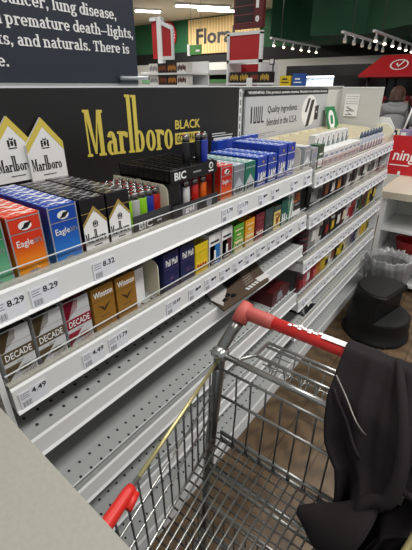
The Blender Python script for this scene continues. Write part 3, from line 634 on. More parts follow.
# hanging pouches, bags and canisters of the lower shelves
def pouch(mt, pan, W, H, label, loc, grp, style=0):
    t = thing('snack_pouch' if style != 2 else 'snuff_can_stack', label, 'pouch' if style != 2 else 'cans', loc, grp)
    if style == 2:
        m = MB(); n = max(2, int(H/.028))
        for k in range(n): m.lathe([(.001,k*.028),(W*.48,k*.028),(W*.5,k*.028+.003),(W*.5,k*.028+.022),(W*.46,k*.028+.027),(.001,k*.028+.0275)], mt, c=(-W*.5,0,0), n=18)
        m.build('can', t); m = MB()
        for k in range(n): m.lathe([(W*.502,k*.028+.006),(W*.502,k*.028+.018)], pan, c=(-W*.5,0,0), n=18)
        m.build('label_band', t); return t
    m = MB()
    def f(a, b, s):
        bul = (math.sin(PI*a)**.6)*(math.sin(PI*b)**.5 if 0 < b < 1 else 0)*.014
        return (-.018+s*(bul+.0008)+.002*math.sin(17*a+9*b), (a-.5)*W*(1-.05*math.sin(PI*b)), b*H)
    m.grid(lambda a, b: f(a, b, 1), 8, 10, mt); m.grid(lambda a, b: f(1-a, b, -1), 8, 10, mt)
    m.build('bag', t); m = MB()
    m.grid(lambda a, b: tuple(Vector(f(.18+.64*a, .3+.35*b, 1))+Vector((.0009,0,0))), 6, 6, pan)
    if style == 1: m.grid(lambda a, b: tuple(Vector(f(.1+.8*a, .76+.1*b, 1))+Vector((.0009,0,0))), 6, 3, wht)
    m.build('label_patch', t); return t
H2 = dict(brown='#2b1a14', black='#151416', white='#d8d6d0', red='#8e1d22', cream='#d3c8ae', maroon='#4e1822', yellow='#c9b12a', orange='#b87428', grey='#8d8c8c', green='#3d5a2a', pink='#c2606a', rust='#7a3a1e', gold='#b8963a', violet='#3a3058')
def goods(row, z, place, seq, hmin, hmax):
    n = len(seq); y = B0+.045; step = (B1-B0-.09)/n; cnt = {}
    for c, pan, st in seq:
        cnt[(c,st)] = cnt.get((c,st), 0)+1; k = cnt[(c,st)]-1
        kind = 'stack of {} cans' if st == 2 else '{} pouch'
        H = random.uniform(hmin, hmax); W = min(step*random.uniform(.72,.96), .082)
        pouch(mat('wrap_'+c, H2[c], .3, 0, .12, 50), mat('patch_'+pan, H2[pan], .4, 0, .25, 70), W, H,
              kind.format(c)+f' with {pan} label, {place}, {ORD[k]} {c} one from left', (-.014, y+step/2, z+.0006), 'goods on '+place, st); y += step
goods(2, ZB[1], 'the far second shelf', [('black','grey',0),('grey','black',0),('brown','rust',1),('black','white',1),('brown','orange',0),('black','brown',0),('white','black',0),('brown','black',1),('white','brown',0),('black','white',0),('white','black',1),('grey','black',0),('white','grey',0),('black','grey',1)], .11, .135)
goods(3, ZB[2], 'the far third shelf', [('maroon','black',2),('grey','white',0),('white','black',1),('black','red',0),('brown','yellow',1),('black','white',0),('maroon','cream',1),('white','red',1),('red','maroon',0),('grey','black',0),('green','maroon',1),('maroon','green',0),('yellow','black',0),('black','yellow',0)], .11, .15)
goods(4, ZB[3], 'the far fourth shelf', [('maroon','red',0),('pink','white',1),('red','pink',0),('orange','gold',0),('yellow','black',1),('white','rust',1),('black','yellow',0),('yellow','black',1),('cream','grey',0),('grey','violet',0),('violet','grey',0),('cream','gold',0),('yellow','gold',1),('gold','green',0)], .1, .14)
t = thing('snack_bag', 'crumpled black and white bag lying on the far low shelf', 'bag', (-.06,1.62,ZB[4]+.001))
m = MB(); m.grid(lambda a, b: (-.05+.1*a, -.07+.15*b, .002+.045*math.sin(PI*a)**.7*math.sin(PI*b)**.6+.004*math.sin(20*a+13*b)), 10, 12, mat('wrap_black', H2['black'])); m.grid(lambda a, b: (-.05+.1*(1-a), -.07+.15*b, .001), 2, 2, mat('wrap_black', H2['black'])); m.build('bag', t)
m = MB(); m.grid(lambda a, b: (.0+.04*a, .0+.06*b, .004+.045*math.sin(PI*(.5+.4*a))**.7*math.sin(PI*(.47+.4*b))**.6+.004*math.sin(20*(.5+.4*a)+13*(.47+.4*b))), 6, 6, wht); m.build('label_patch', t)
for k, (c, y) in enumerate((('gold',1.98),('yellow',2.06))):
    pouch(mat('wrap_'+c, H2[c], .3), mat('patch_black', H2['black'], .4), .07, .11, f'{c} pouch standing on the far low shelf', (-.03,y,ZB[4]+.0006), 'pouches on the far low shelf')
t = thing('product_box', 'dark red crushed box lying under the right end of the empty third shelf', 'box', (-.14,1.28,ZA[3]+.001))
m = MB(); m.prism((0,0,0), *FY, [(-.07,0),(.08,0),(.09,.05),(.03,.075),(-.06,.06)], .11, mat('crushed_red','#4e1418',.4)); m.build('box', t)
m = MB(); m.prism((.1102,0,0), *FY, [(-.03,.01),(.03,.01),(.01,.05),(-.02,.045)], .0006, greyp); m.build('front_print', t)

# ------------------------------------------------------------------ shopping cart
cart = thing('shopping_cart', 'small silver wire shopping cart with a red handle', 'cart', (0,0,0))
def lerp(a, b, s): return tuple(a[i]+(b[i]-a[i])*s for i in range(3))
TL, TR = (.234,.445,.864), (.616,.445,.864); FL, FR = (.322,.02,.862), (.528,.02,.862)     # rim
bL, bR = (.236,.440,.675), (.614,.440,.675); fL, fR = (.312,.04,.685), (.538,.04,.685)     # floor
m = MB()
m.tube([(.30,.515,.949),(.80*.7+.06,.515,.949)], .0118, redhandle, 14); m.build('handle', cart)
m = MB()
for k in range(9): m.prism((.34+.006*k+.002*(k % 3),.5075+.0035*(k % 3),.9619-.0006*(k % 2)), (1,0,0), (0,.95,.1), [(0,0),(.007+.003*(k % 3),0),(.006,.006),(.001,.005)], .0006, wht)
m.prism((.40,.507,.9617), (1,0,0), (0,.95,.12), [(0,0),(.045,0),(.045,.012),(0,.012)], .0006, wht); m.build('handle_print', cart)
for sx, x in ((1,.245),(-1,.605)):
    m = MB(); m.tube([(x-.004*sx,.522,.945),(x+.006*sx,.518,.947),(x+.05*sx,.515,.949),(x+.066*sx,.515,.949)], [.012,.0140,.0140,.0130], pinkcap, 14); m.tube([(x+.002*sx,.53,.959),(x+.002*sx,.515,.949),(x+.001*sx,.500,.932)], [.0115,.0150,.0150], pinkcap, 14); m.build('handle_end_cap', cart)
for x, s in ((.234,-1),(.616,1)):
    m = MB(); m.tube([(x+.012*-s,.502,.934),(x+.006*-s,.488,.918),(x,.468,.893),(x,.456,.87),(x,.452,.82),(x+.012*s,.448,.66),(x+.022*s,.445,.48),(x+.028*s,.44,.25),(x+.03*s,.435,.13)], [.0115]*9, mat('dull_chrome_post','#8b8b88',.3,.9,.08,60), 12)
    m.tube([(x-.018*s,.452,.885),(x-.002*s,.452,.885),(x+.01*s,.452,.885)], [.011,.013,.010], chrome, 12); m.tube([(x-.010*s,.436,.86),(x-.002*s,.436,.66)],.006,darkwire,8)
    m.build('frame_post', cart)
wire = .0018
def side(a0, a1, b0, b1, n, name, rails=(.33,.62)):
    m = MB()
    for k in range(1, n):
        s = k/n; p, q = lerp(a0, a1, s), lerp(b0, b1, s); d = (random.uniform(-.001,.001))
        m.tube([p, (p[0]*.5+q[0]*.5+d, p[1]*.5+q[1]*.5+d, (p[2]+q[2])/2), q], wire, darkwire, 6)
    for r in rails: m.tube([lerp(a0, b0, r), lerp(a1, b1, r)], wire*1.2, chrome, 6)
    m.tube([b0, b1], .003, chrome, 6); return m.build(name, cart)
m = MB(); m.tube([TL, lerp(TL,FL,.58)], .0034, brass, 8); m.tube([lerp(TL,FL,.58), FL], .0034, chrome, 8); m.tube([FL, FR], .0042, chrome, 8); m.tube([FR, TR], .0048, brass, 8); m.build('basket_rim', cart)
side(TL, FL, bL, fL, 17, 'basket_side'); side(TR, FR, bR, fR, 17, 'basket_side'); side(FL, FR, fL, fR, 9, 'basket_front')
m = MB(); nx = 22; ny = 22
for k in range(nx+1): m.tube([lerp(bL,bR,k/nx), lerp(fL,fR,k/nx)], wire, chrome, 6)
for k in range(ny+1): m.tube([lerp(lerp(bL,fL,k/ny),(0,0,0),0)[:2]+(lerp(bL,fL,k/ny)[2]-.003,), lerp(bR,fR,k/ny)[:2]+(lerp(bR,fR,k/ny)[2]-.003,)], wire, darkwire, 6)
m.build('basket_floor', cart)
m = MB(); m.tube([(.246,.452,.885),(.604,.452,.885)], .0058, chrome, 10); m.build('gate_hinge_rod', cart)
m = MB()
for z, r in ((.852,.0026),(.785,.0028),(.683,.0042),(.664,.0042)): m.tube([(.245,.45,z),(.605,.45,z)], r, chrome, 8)
for k in range(1, 12): x = .245+k*.031; m.tube([(x,.453,.852),(x,.455,.76),(x,.447,.664)], wire, darkwire, 6)
for k in range(0, 12): x = .25+k*.031; m.tube([(x,.445,.683),(x,.445,.664)], wire, darkwire, 6)
m.build('rear_gate', cart)
m = MB()                                             # folded child seat behind the gate
for z, y, r in ((.832,.545,.0034),(.826,.553,.003),(.829,.603,.0034),(.822,.597,.003)): m.tube([(.262,y,z),(.588,y,z)], r, chrome, 8)
for x in (.262,.588): m.tube([(x,.603,.829),(x,.545,.832),(x,.47,.868)], .0034, chrome, 8)
for k in range(1,10):
    x = .262+k*.0326; m.tube([(x,.603,.828),(x,.60,.80),(x,.585,.782),(x,.56,.79),(x,.545,.83)], wire, chrome, 6)
for k in range(8): x = .30+k*.033; m.tube([(x,.545,.83),(x+.004,.535,.802),(x+.012,.535,.802),(x+.016,.545,.83)], wire, chrome, 6)
m.tube([(.262,.585,.782),(.588,.585,.782)],wire,chrome,6); m.build('child_seat', cart)
m = MB(); a = Vector(lerp(TL,FL,.615)); b = Vector(lerp(TL,FL,.86)); m.tube([a, a+(b-a)*.08, a+(b-a)*.5, b], [.0068,.0085,.0092,.009], redpl, 12); m.tube([a+Vector((.008,0,-.004)), a+(b-a)*.2+Vector((.010,0,-.006))], [.005,.006], redpl, 10); m.build('corner_bumper', cart)
# lower tier
lz = .33
m = MB(); m.tube([(.228,.44,.572),(.622,.44,.572)], .0055, chrome, 8); m.tube([(.226,.44,.548),(.624,.44,.548)], .0042, chrome, 8); m.build('cross_bar', cart)
m = MB(); c0, c1, e0, e1 = (.215,.43,lz),(.635,.43,lz),(.29,.03,lz+.02),(.56,.03,lz+.02)
for k in range(15): m.tube([lerp(c0,c1,k/14), lerp(e0,e1,k/14)], wire, chrome, 6)
for k in range(13): m.tube([lerp(c0,e0,k/12), lerp(c1,e1,k/12)], wire, darkwire, 6)
for a, b in ((c0,c1),(c0,e0),(c1,e1),(e0,e1)): m.tube([a, b], .0045, chrome, 8); m.tube([(a[0],a[1],a[2]+.12), (b[0],b[1],b[2]+.12)], .004, chrome, 8)
for k in range(15):
    for a, b in ((c0,e0),(c1,e1),(c0,c1)): p = lerp(a,b,k/14); m.tube([p,(p[0],p[1],p[2]+.12)], wire, darkwire, 6)
m.build('lower_basket', cart)
m = MB()
for x0, x1 in ((.206,.285),(.644,.565)): m.tube([(x0,.435,.14),(x0,.40,.12),(x1,.06,.12)], .0105, chrome, 10)
m.tube([(.206,.43,.135),(.644,.43,.135)],.009,chrome,8); m.tube([(.29,.05,.12),(.56,.05,.12)],.009,chrome,8)
for x in (.29,.56): m.tube([(x,.05,.12),(x,.05,.36),(x,.045,.70)],.008,chrome,8)
m.build('base_frame', cart)
rub = mat('grey_caster_rubber','#3c3b3a',.6)
for x, y in ((.206,.40),(.644,.40),(.285,.10),(.565,.10)):
    m = MB(); m.tube([(x-.014,y,.055),(x+.014,y,.055)], .053, rub, 20); m.build('caster_wheel', cart)
    m = MB()
    for s in (-1,1): m.box(x+s*.018-.002,x+s*.018+.002,y-.016,y+.016,.05,.115,darkwire)
    m.box(x-.02,x+.02,y-.016,y+.016,.112,.12,darkwire); m.tube([(x-.02,y,.055),(x+.02,y,.055)],.008,chrome,8); m.build('caster_fork', cart)

# ------------------------------------------------------------------ jacket over the handle
clothm = mat('black_jersey','#272325',.92,0,.25,420,.3,.2); rib = mat('black_rib','#2c282b',.95,0,.3,300,.4,.2)
jk = thing('jacket', 'black hooded zip jacket draped over the cart handle', 'jacket', (0,0,0))
# drape path: (s, left x, y, z)
drape = [(.452,.585,.68),(.446,.572,.78),(.440,.560,.88),(.439,.545,.945),(.4385,.523,.968),(.441,.500,.966),(.4445,.476,.940),(.449,.445,.912),(.457,.430,.876),(.466,.420,.848),(.478,.410,.834),(.488,.402,.824),(.494,.392,.80),(.50,.382,.765),(.512,.372,.735),(.520,.362,.71)]
rightb = [.74,.74,.74,.74,.74,.735,.73,.725,.72,.71,.69,.665,.62,.60,.59,.585]
def dp(a, b):
    f = b*(len(drape)-1); i = min(int(f), len(drape)-2); q = f-i
    p0, p1 = drape[i], drape[i+1]; x0 = p0[0]+(p1[0]-p0[0])*q; y = p0[1]+(p1[1]-p0[1])*q; z = p0[2]+(p1[2]-p0[2])*q; x1 = rightb[i]+(rightb[i+1]-rightb[i])*q
    x = x0+(x1-x0)*a
    w_ = .006+.018*max(0, b-.33)
    fold = w_*(math.sin(a*17+1.0+b*3.0)+.6*math.sin(a*31-b*5)) + .012*math.exp(-((a-.16-.12*(b-.3))/.04)**2) + .012*math.exp(-((a-.80+.5*(b-.3))/.035)**2) - .010*math.exp(-((a-.30-.1*(b-.3))/.03)**2) + .005*math.sin(a*46+b*14)*max(0,b-.3) + .022*math.exp(-((a-.46+.35*(b-.35))/.07)**2) - .018*math.exp(-((a-.60+.35*(b-.35))/.04)**2)
    hang = .02*math.sin(PI*min(1,max(0,(b-.3)/.7)))
    up = 1 if b < .45 else 0
    return (x+.004*math.sin(9*b+a*4), y-(fold+hang*a)*(0.25 if b < .28 else 1), z+fold*(.5 if .2 < b < .5 else .1))
m = MB(); m.grid(dp, 60, 70, clothm); o = m.build('body', jk); md = o.modifiers.new('thickness','SOLIDIFY'); md.thickness = .007; md.offset = 1
# hood lying over the basket floor: a pointed half bag, tip to the left
def hood(a, b):     # a along from tip to seam, b around
    an = -.15*PI+1.3*PI*b; r1 = .002+.064*a**.95; c = Vector((.458+.074*a, .357+.012*a, .752+.010*a))
    k = 1+.05*math.sin(a*9+b*5)
    return tuple(c+Vector((.02*a*math.cos(an), -r1*.75*math.sin(an)*k, r1*1.0*math.cos(an)*k)))
m = MB(); m.grid(hood, 24, 28, clothm); m.tube([hood(.97,k/14) for k in range(15)], .0045, rib, 8); m.tube([hood(.05+.9*k/10,.62) for k in range(11)],.0016,rib,6); o = m.build('hood', jk); md = o.modifiers.new('thickness','SOLIDIFY'); md.thickness = .006; md.offset = -1
def sleeve(a, b):
    c = Vector(lerp((.64,.475,.955),(.60,.415,.865),a)) ; an = 2*PI*b; r = .05-.008*a+.003*math.sin(a*22)
    return tuple(c+Vector((r*1.1*math.cos(an), -.6*r*math.sin(an), .25*r*math.cos(an))))
m = MB(); m.grid(sleeve, 16, 24, clothm); m.tube([sleeve(1.0,k/24) for k in range(24)], .005, rib, 8, True); o = m.build('sleeve', jk)
for nm, path in (('lapel',[(.26,.28),(.34,.40),(.40,.50),(.38,.60),(.30,.68),(.24,.74),(.27,.79),(.36,.80)]),('fold',[(.66,.31),(.72,.42),(.70,.54),(.62,.64)])):
    P = [Vector(dp(*q))+Vector((0,-.006,.003)) for q in path]; Q = []
    for q in range(len(P)-1):
        for h in range(4):
            t_ = h/4; p0 = P[max(q-1,0)]; p1 = P[q]; p2 = P[q+1]; p3 = P[min(q+2,len(P)-1)]
            Q.append(.5*((2*p1)+(p2-p0)*t_+(2*p0-5*p1+4*p2-p3)*t_*t_+(3*p1-p0-3*p2+p3)*t_**3))
    n_ = len(Q); m = MB(); m.tube([v[:] for v in Q], [.002+(.0075 if nm == 'lapel' else .004)*math.sin(PI*min(1,(k+1)/n_*1.05))**.6 for k in range(n_)], clothm, 12); m.build(nm, jk)
m = MB(); m.tube([tuple(Vector(dp(.012+.21*k/12, .41+.10*k/12))+Vector((-.001,-.008,.003))) for k in range(13)], .0013, mat('grey_zip','#8d8884',.4,.4), 6); m.build('zipper', jk)
m = MB(); m.tube([tuple(Vector(dp(.012+.19*k/12, .44+.13*k/12))+Vector((.001,-.0065,.001))) for k in range(13)], .0025, rib, 6); m.build('seam', jk)
m = MB(); m.tube([(.572,.41,.852),(.572,.408,.836)], .0022, chrome, 6); m.box(.568,.576,.406,.409,.818,.836,mat('grey_zip','#8d8884',.4,.4)); m.build('zip_pull', jk)

# ------------------------------------------------------------------ near counter
def laminate():
    m = mat('woven_laminate','#9b9a90',.6,0,.1,160,.1); return m
t = thing('checkout_counter', 'pale grey beige laminate checkout counter in the near corner', 'counter', (0,0,0))
m = MB(); m.prism((0,0,.868), (1,0,0), (0,1,0), [(-.75,-.7),(.40,-.7),(.40,.1205),(.058,.134),(-.75,.158)], .032, laminate()); m.build('countertop', t)
m = MB(); m.box(-.72,.28,-.68,-.10,0,.868,mat('counter_side','#a5a398',.6)); m.build('base', t)

# ------------------------------------------------------------------ stool, bin
st = thing('step_stool', 'black plastic round step stool with a low half step', 'stool', (.24,2.10,0))
bp = mat('black_stool_plastic','#0c0c0d',.5,0,.15,90,.05,.35)
m = MB(); n = 40
def ring(r, z, cut=None):
    out = []
    for k in range(n):
        a = 2*PI*k/n; x, y = r*math.cos(a), r*math.sin(a)
        if cut is not None: x = min(x, cut)
        out.append((x, y, z))
    return out
R_base = [(.183,0),(.186,.006),(.186,.022),(.180,.026),(.174,.09),(.170,.135)]
lv = [ring(r, z) for r, z in R_base]
vs = [v for l in lv for v in l]; fs = [(i*n+k, i*n+(k+1) % n, (i+1)*n+(k+1) % n, (i+1)*n+k) for i in range(len(lv)-1) for k in range(n)]
m.add(vs, fs+[tuple(range(n))[::-1]], bp, True); m.add(lv[-1], [tuple(range(n))], bp); m.build('base', st)
m = MB(); tilt = math.radians(-14)
lv = [ring(r, z, c) for r, z, c in ((.1695,.130,.045),(.150,.265,.045),(.149,.272,.05),(.150,.275,.075),(.148,.296,.075),(.142,.302,.068))]
vs = [v for l in lv for v in l]; fs = [(i*n+k, i*n+(k+1) % n, (i+1)*n+(k+1) % n, (i+1)*n+k) for i in range(len(lv)-1) for k in range(n)]
m.add(vs, fs+[tuple((len(lv)-1)*n+k for k in range(n))], bp, False); o = m.build('upper_step', st); o.rotation_euler = (0,0,tilt)
m = MB(); tr = mat('stool_tread','#161617',.8,0,.3,200,.3); m.prism((0,0,.302), (1,0,0), (0,1,0), [(min(.136*math.cos(2*PI*k/n),.062), .136*math.sin(2*PI*k/n)) for k in range(n)], .0025, tr); o = m.build('tread', st); o.rotation_euler = (0,0,tilt)
m = MB(); m.prism((0,0,.135), (1,0,0), (0,1,0), [(max(.162*math.cos(2*PI*k/n),.05), .162*math.sin(2*PI*k/n)) for k in range(n)], .003, tr); o = m.build('lower_tread', st); o.rotation_euler = (0,0,tilt)
m = MB()
for a in (200, 250, 300): m.tube([(.1865*math.cos(math.radians(a)), .1865*math.sin(math.radians(a)), .012),(.192*math.cos(math.radians(a)), .192*math.sin(math.radians(a)), .012)], .007, bp, 10)
m.build('rubber_bumper', st)
bn = thing('waste_bin', 'dark waste bin with clear liner behind the black step stool', 'bin', (.175,2.435,0))
m = MB(); m.lathe([(.001,0),(.095,0),(.10,.004),(.118,.30),(.124,.305),(.124,.315),(.116,.315),(.095,.03),(.001,.02)], mat('dark_bin','#2a2b2d',.5), n=28); m.build('bucket', bn)
lg = clear('liner_film', .10, '#e6e7e8', .3); _t = lg.node_tree
_d = _t.nodes.new('ShaderNodeBsdfDiffuse'); _d.inputs[0].default_value = lin('#d6d7d8'); _x = _t.nodes.new('ShaderNodeMixShader'); _x.inputs[0].default_value = .25
_o = _t.nodes['Material Output'].inputs[0]; _s = _o.links[0].from_socket; _t.links.new(_s, _x.inputs[1]); _t.links.new(_d.outputs[0], _x.inputs[2]); _t.links.new(_x.outputs[0], _o)
m = MB()
def lin_(a, b):
    an = 2*PI*a; w_ = .004*math.sin(an*9+b*7)+.004*math.sin(an*23+2+b*9)+.003*math.sin(an*41-b*12)
    prof = [(.126,.18),(.136,.25),(.142,.325),(.132,.365),(.112,.345),(.102,.27),(.09,.13)]
    f = b*(len(prof)-1); i = min(int(f), len(prof)-2); q = f-i; r = prof[i][0]+(prof[i+1][0]-prof[i][0])*q+w_; z = prof[i][1]+(prof[i+1][1]-prof[i][1])*q+w_*1.5
    return (r*math.cos(an), r*math.sin(an), z)
m.grid(lin_, 90, 18, lg); m.build('liner', bn)

# ------------------------------------------------------------------ white shelf unit and red sign at the right edge
beige = mat('beige_counter','#bdb6a4',.5,0,.03,10)
un = thing('service_counter', 'white open shelf counter with beige top beyond the step stool', 'counter', (0,2.72,0))
m = MB(); m.box(-.03,1.0,-.03,.86,.655,.70,beige); m.build('countertop', un)
m = MB(); m.box(.0,.03,0,.8,0,.655,white); m.box(.97,1.0,0,.8,0,.655,white); m.box(.03,.97,.42,.43,0,.655,panelw); m.build('carcass', un)
for z in (.06,.235,.445): m = MB(); m.box(.03,.97,.0,.42,z-.02,z,white); m.build('shelf', un)
rs = thing('red_sign', 'red sign with white script lettering standing on the beige counter', 'sign', (-.145,3.30,.701))
m = MB(); m.box(0,.9,0,.02,0,.29,mat('red_sign_board','#c01822',.45,0,.04)); m.build('board', rs)
m = MB(); m.text('ning', (.03,-.0006,.085), (1,0,0), (0.12,0,1), .0,.16,0,.10,wht,.0006,.012); m.rect((.02,-.0006,.07), *FX, 0,.14,0,.007,wht); m.rect((.09,-.0006,.0), *FX, 0,.02,.0,.028,wht); m.build('lettering', rs)
rb = thing('red_basket', 'red plastic tub on the white open shelf', 'basket', (.22,2.93,.2355))
m = MB(); m.lathe([(.001,0),(.07,0),(.085,.08),(.09,.085),(.082,.085),(.066,.006),(.001,.006)], mat('red_tub','#a8161c',.4), n=24, sx=1.3); m.build('tub', rb)
m = MB(); m.tube([(-.117,0,.08),(-.09,0,.11),(0,0,.125),(.09,0,.11),(.117,0,.08)],.005,mat('red_tub','#a8161c',.4),8); m.build('handle', rb)

# ------------------------------------------------------------------ store background
# wood fascia with department lettering
fs_ = thing('department_sign', 'pale wood wall panel with dark department lettering at the back', 'sign', (-9.33,11.95,2.34))
def woodp():
    m = mat('pale_pine','#d9b878',.6,0,.05,4); nt = m.node_tree; b = nt.nodes['Principled BSDF']
    tc = nt.nodes.new('ShaderNodeTexCoord'); wv = nt.nodes.new('ShaderNodeTexWave'); wv.inputs['Scale'].default_value = 2.6; wv.inputs['Distortion'].default_value = 1.5
    rp = nt.nodes.new('ShaderNodeValToRGB'); rp.color_ramp.elements[0].color = lin('#c9a262'); rp.color_ramp.elements[1].color = lin('#e2c78e')
    nt.links.new(tc.outputs['Object'], wv.inputs[0]); nt.links.new(wv.outputs[0], rp.inputs[0]); nt.links.new(rp.outputs[0], b.inputs['Base Color']); return m
m = MB(); m.box(0,2.9,-.03,.02,0,1.02,woodp()); m.build('panel', fs_)
m = MB(); m.text('Floral', (.36,-.031,.28), *FX, 0,1.62,0,.46,mat('charcoal_letters','#262626',.5),.004,.03); m.build('lettering', fs_)
dk = thing('aisle_flag', 'small green hanging flag before the pale wood panel', 'sign', (-7.36,9.6,2.13))
m = MB(); m.box(0,.42,0,.02,0,.24,mat('flag_green','#3c8a2a',.5)); m.box(-.09,0,-.01,.03,-.02,.26,wht); m.rect((.22,-.0008,.07), *FX, 0,.14,0,.05,wht); m.build('flag', dk)
for q in (.05,.38): MB().tube([(q,.01,.24),(q,.01,1.27)],.006,darkwire,6).build('hanger', dk)
lgm = thing('round_logo', 'red round badge with white mark on the green wall', 'sign', (-10.25,11.93,2.98))
m = MB(); m.disc((0,0,0), *FX, 0,0,.36,.42,mat('logo_red','#c01d26',.5),.04,28); m.build('disc', lgm)
m = MB(); m.prism((0,-.042,0), *FX, [(-.2,.05),(-.12,.08),(-.02,-.12),(.14,.26),(.22,.3),(.0,-.28)], .004, wht)
for k in range(24): a = 2*PI*k/24; m.disc((0,-.042,0), *FX, .3*math.cos(a), .35*math.sin(a), .025,.025, wht, .003, 8)
m.build('emblem', lgm)
emi = mat('tube_glow','#fffaf0',.5,0,0,5,0,.5,9.0)
for k, (x, y, L) in enumerate(((-7.35,10.2,1.6),(-7.2,11.1,1.7),(-9.1,9.75,.8))):
    f = thing('ceiling_light', ('long fluorescent ceiling light nearest the lane sign','long fluorescent ceiling light just behind the first by the wood panel','fluorescent ceiling light above the left red display rack')[k], 'light', (x,y,3.4), 'fluorescent ceiling lights')
    m = MB(); m.box(-.13,.13,-L/2,L/2,-.05,0,white); m.build('housing', f)
    m = MB(); m.box(-.1,.1,-L/2+.03,L/2-.03,-.075,-.05,emi); m.build('diffuser', f)
    f.rotation_euler = (0,0,math.radians(-38))
# track lights
lampd = mat('spot_dim','#b8ab92',.5,0,0,5,0,.5,.6)
lampm = mat('spot_glow','#fff1d0',.5,0,0,5,0,.5,7.0)
for k, (x, ya, yb, z, n, nm) in enumerate(((-3.37,7.1,9.4,2.1,6,'left track of six small spotlights below the green soffit'),(-1.70,6.15,8.5,2.0,6,'middle track of six small spotlights'),(-1.31,6.3,9.0,2.0,6,'right track of six small spotlights over the red canopy'))):
    tk = thing('track_light', nm, 'light', (x,ya,z), 'spotlight tracks')
    m = MB(); m.box(-.02,.02,0,yb-ya,0,.03,white); m.build('rail', tk)
    for q in (.4,(yb-ya)-.4): MB().tube([(0,q,.03),(0,q,.31 if k == 2 and q > 1 else 3.41-z)],.006,darkwire,6).build('hanger', tk)
    for q in range(n):
        y = .15+q*(yb-ya-.3)/(n-1); m = MB(); m.tube([(0,y,0),(0,y,-.05)],.012,white,8); m.tube([(0,y-.01,-.045),(.012,y-.04,-.10)],[.022,.03],greysteel,12); h_ = m.build('spot_head', tk)
        m = MB(); m.tube([(.0121,y-.0402,-.1002),(.0125,y-.0422,-.1042)],[.025,.024],lampm if k != 1 else lampd,12); m.build('bulb', h_)
# lane sign
ls = thing('lane_sign', 'dark red hanging lane sign with the number 1', 'sign', (-2.46,4.5,1.945))
m = MB(); m.box(0,.40,0,.06,0,.60,mat('lane_red','#5e1118',.5)); m.build('panel', ls)
m = MB()
for k in range(5): m.rect((0,-.001,.06+k*.085), *FX, .02,.275,0,.072,mat('lane_line','#1c0a0c',.6),.002); m.rect((0,-.001,.05+k*.085), *FX, .02,.275,0,.006,mat('lane_rule','#8e4a50',.6),.003)
m.text('1', (0,-.001,.0), *FX, .305,.345,.19,.31,wht,.002,.03); m.disc((0,-.001,0), *FX, .33,.085,.026,.03,wht,.002); m.prism((0,-.0035,0), *FX, [(.318,.088),(.328,.072),(.346,.1),(.33,.082)], .001, mat('lane_red','#5e1118',.5))
m.build('lettering', ls)
for q in (.06,.34): MB().tube([(q,.03,.6),(q,.03,1.45)],.006,darkwire,6).build('hanger', ls)
# red end-of-lane racks
poster = mat('red_poster','#b01a1e',.5,0,.12,3)
def cartons(n, x, y, z, w_, h, label, grp, cols, dy=.0):
    for k in range(n):
        t = thing('candy_carton', f'{label}, {ORD[k]} from the left', 'carton', (x+k*(w_+.006),y,z), grp)
        m = MB(); m.box(0,w_,0,.12,0,h,mat('carton_'+cols[k % len(cols)][0],H2.get(cols[k % len(cols)][0],'#222222'),.4,0,.2,30)); m.build('box', t)
        m = MB(); 
        for q in range(5): m.disc((0,-.001,0), *FX, w_*(.15+.175*q), h*(.45+.1*(q % 2)), w_*.08, h*.28, mat('carton_print_'+cols[k % len(cols)][1],H2.get(cols[k % len(cols)][1],'#888888'),.5,0,.3,40), .001, 8)
        m.build('front_print', t)
rk = thing('display_rack', 'white framed red display rack below the hanging lane sign', 'rack', (-2.55,4.5,0))
m = MB(); m.box(0,.5,0,.04,1.585,1.62,white); m.box(0,.5,0,.04,1.88,1.915,white); m.box(0,.035,0,.04,1.60,1.9,white); m.box(.465,.5,0,.04,1.60,1.9,white); m.build('header_frame', rk)
m = MB(); m.box(.035,.465,.01,.03,1.615,1.885,poster); m.build('poster', rk)
m = MB(); m.box(0,.03,0,.45,0,1.6,white); m.box(.47,.5,0,.45,0,1.6,white); m.box(.03,.47,.3,.32,.1,1.585,poster); m.build('side_panel', rk)
for z in (.5,.95,1.365): m = MB(); m.box(.03,.72 if z > 1.3 else .47,-.05,.3,z-.02,z,white); m.build('shelf', rk)
cartons(4, -2.47, 4.46, 1.3655, .14, .12, 'black and gold candy carton on the red rack', 'candy cartons on the red rack', [('black','gold'),('brown','gold'),('black','rust')])
o = MB().box(0,.08,0,.01,0,.12,wht).build('price_card', None, (-2.20,4.43,1.30)); tag(o, 'small white price card on the red rack shelf edge', 'card')
o = MB().box(0,.06,0,.02,0,.07,mat('carton_black','#151416',.4)).box(.008,.052,-.002,0,.012,.06,wht).build('card_reader', None, (-1.985,4.6,1.56)); tag(o, 'small black card reader right of the red rack header', 'card reader')
o = MB().tube([(0,0,0),(0,0,.205)],.012,darkwire,8).build('reader_pole', None, (-1.955,4.64,1.355)); tag(o, 'thin pole under the small black card reader', 'pole')
lk = thing('display_rack', 'white framed red display rack beside the navy warning board', 'rack', (-3.45,4.2,0))
m = MB(); m.box(0,.08,-.02,.04,0,2.12,white); m.prism((.08,0,1.64), (.97,.24,0), (0,0,1), [(0,.0),(.17,.0),(.17,.36),(0,.43),(0,.39),(.14,.33),(.14,.04),(0,.04)], .03, white); m.prism((-.11,.0,2.08), *FX, [(0,0),(.11,0),(.11,.04),(0,.04)], .03, white); m.build('frame', lk)
m = MB(); m.prism((.08,.008,1.68), (.97,.24,0), (0,0,1), [(0,0),(.14,0),(.14,.29),(0,.35)], .015, poster); m.prism((-.10,.01,1.66), *FX, [(0,0),(.1,0),(.1,.42),(0,.42)], .015, poster); m.build('poster', lk)
for z in (.45,.9,1.343,1.482): m = MB(); m.box(-.4,.62,-.14,.3,z-.02,z,white); m.build('shelf', lk)
m = MB(); m.box(-.4,.62,.28,.3,0,1.62,white); m.build('back_panel', lk)
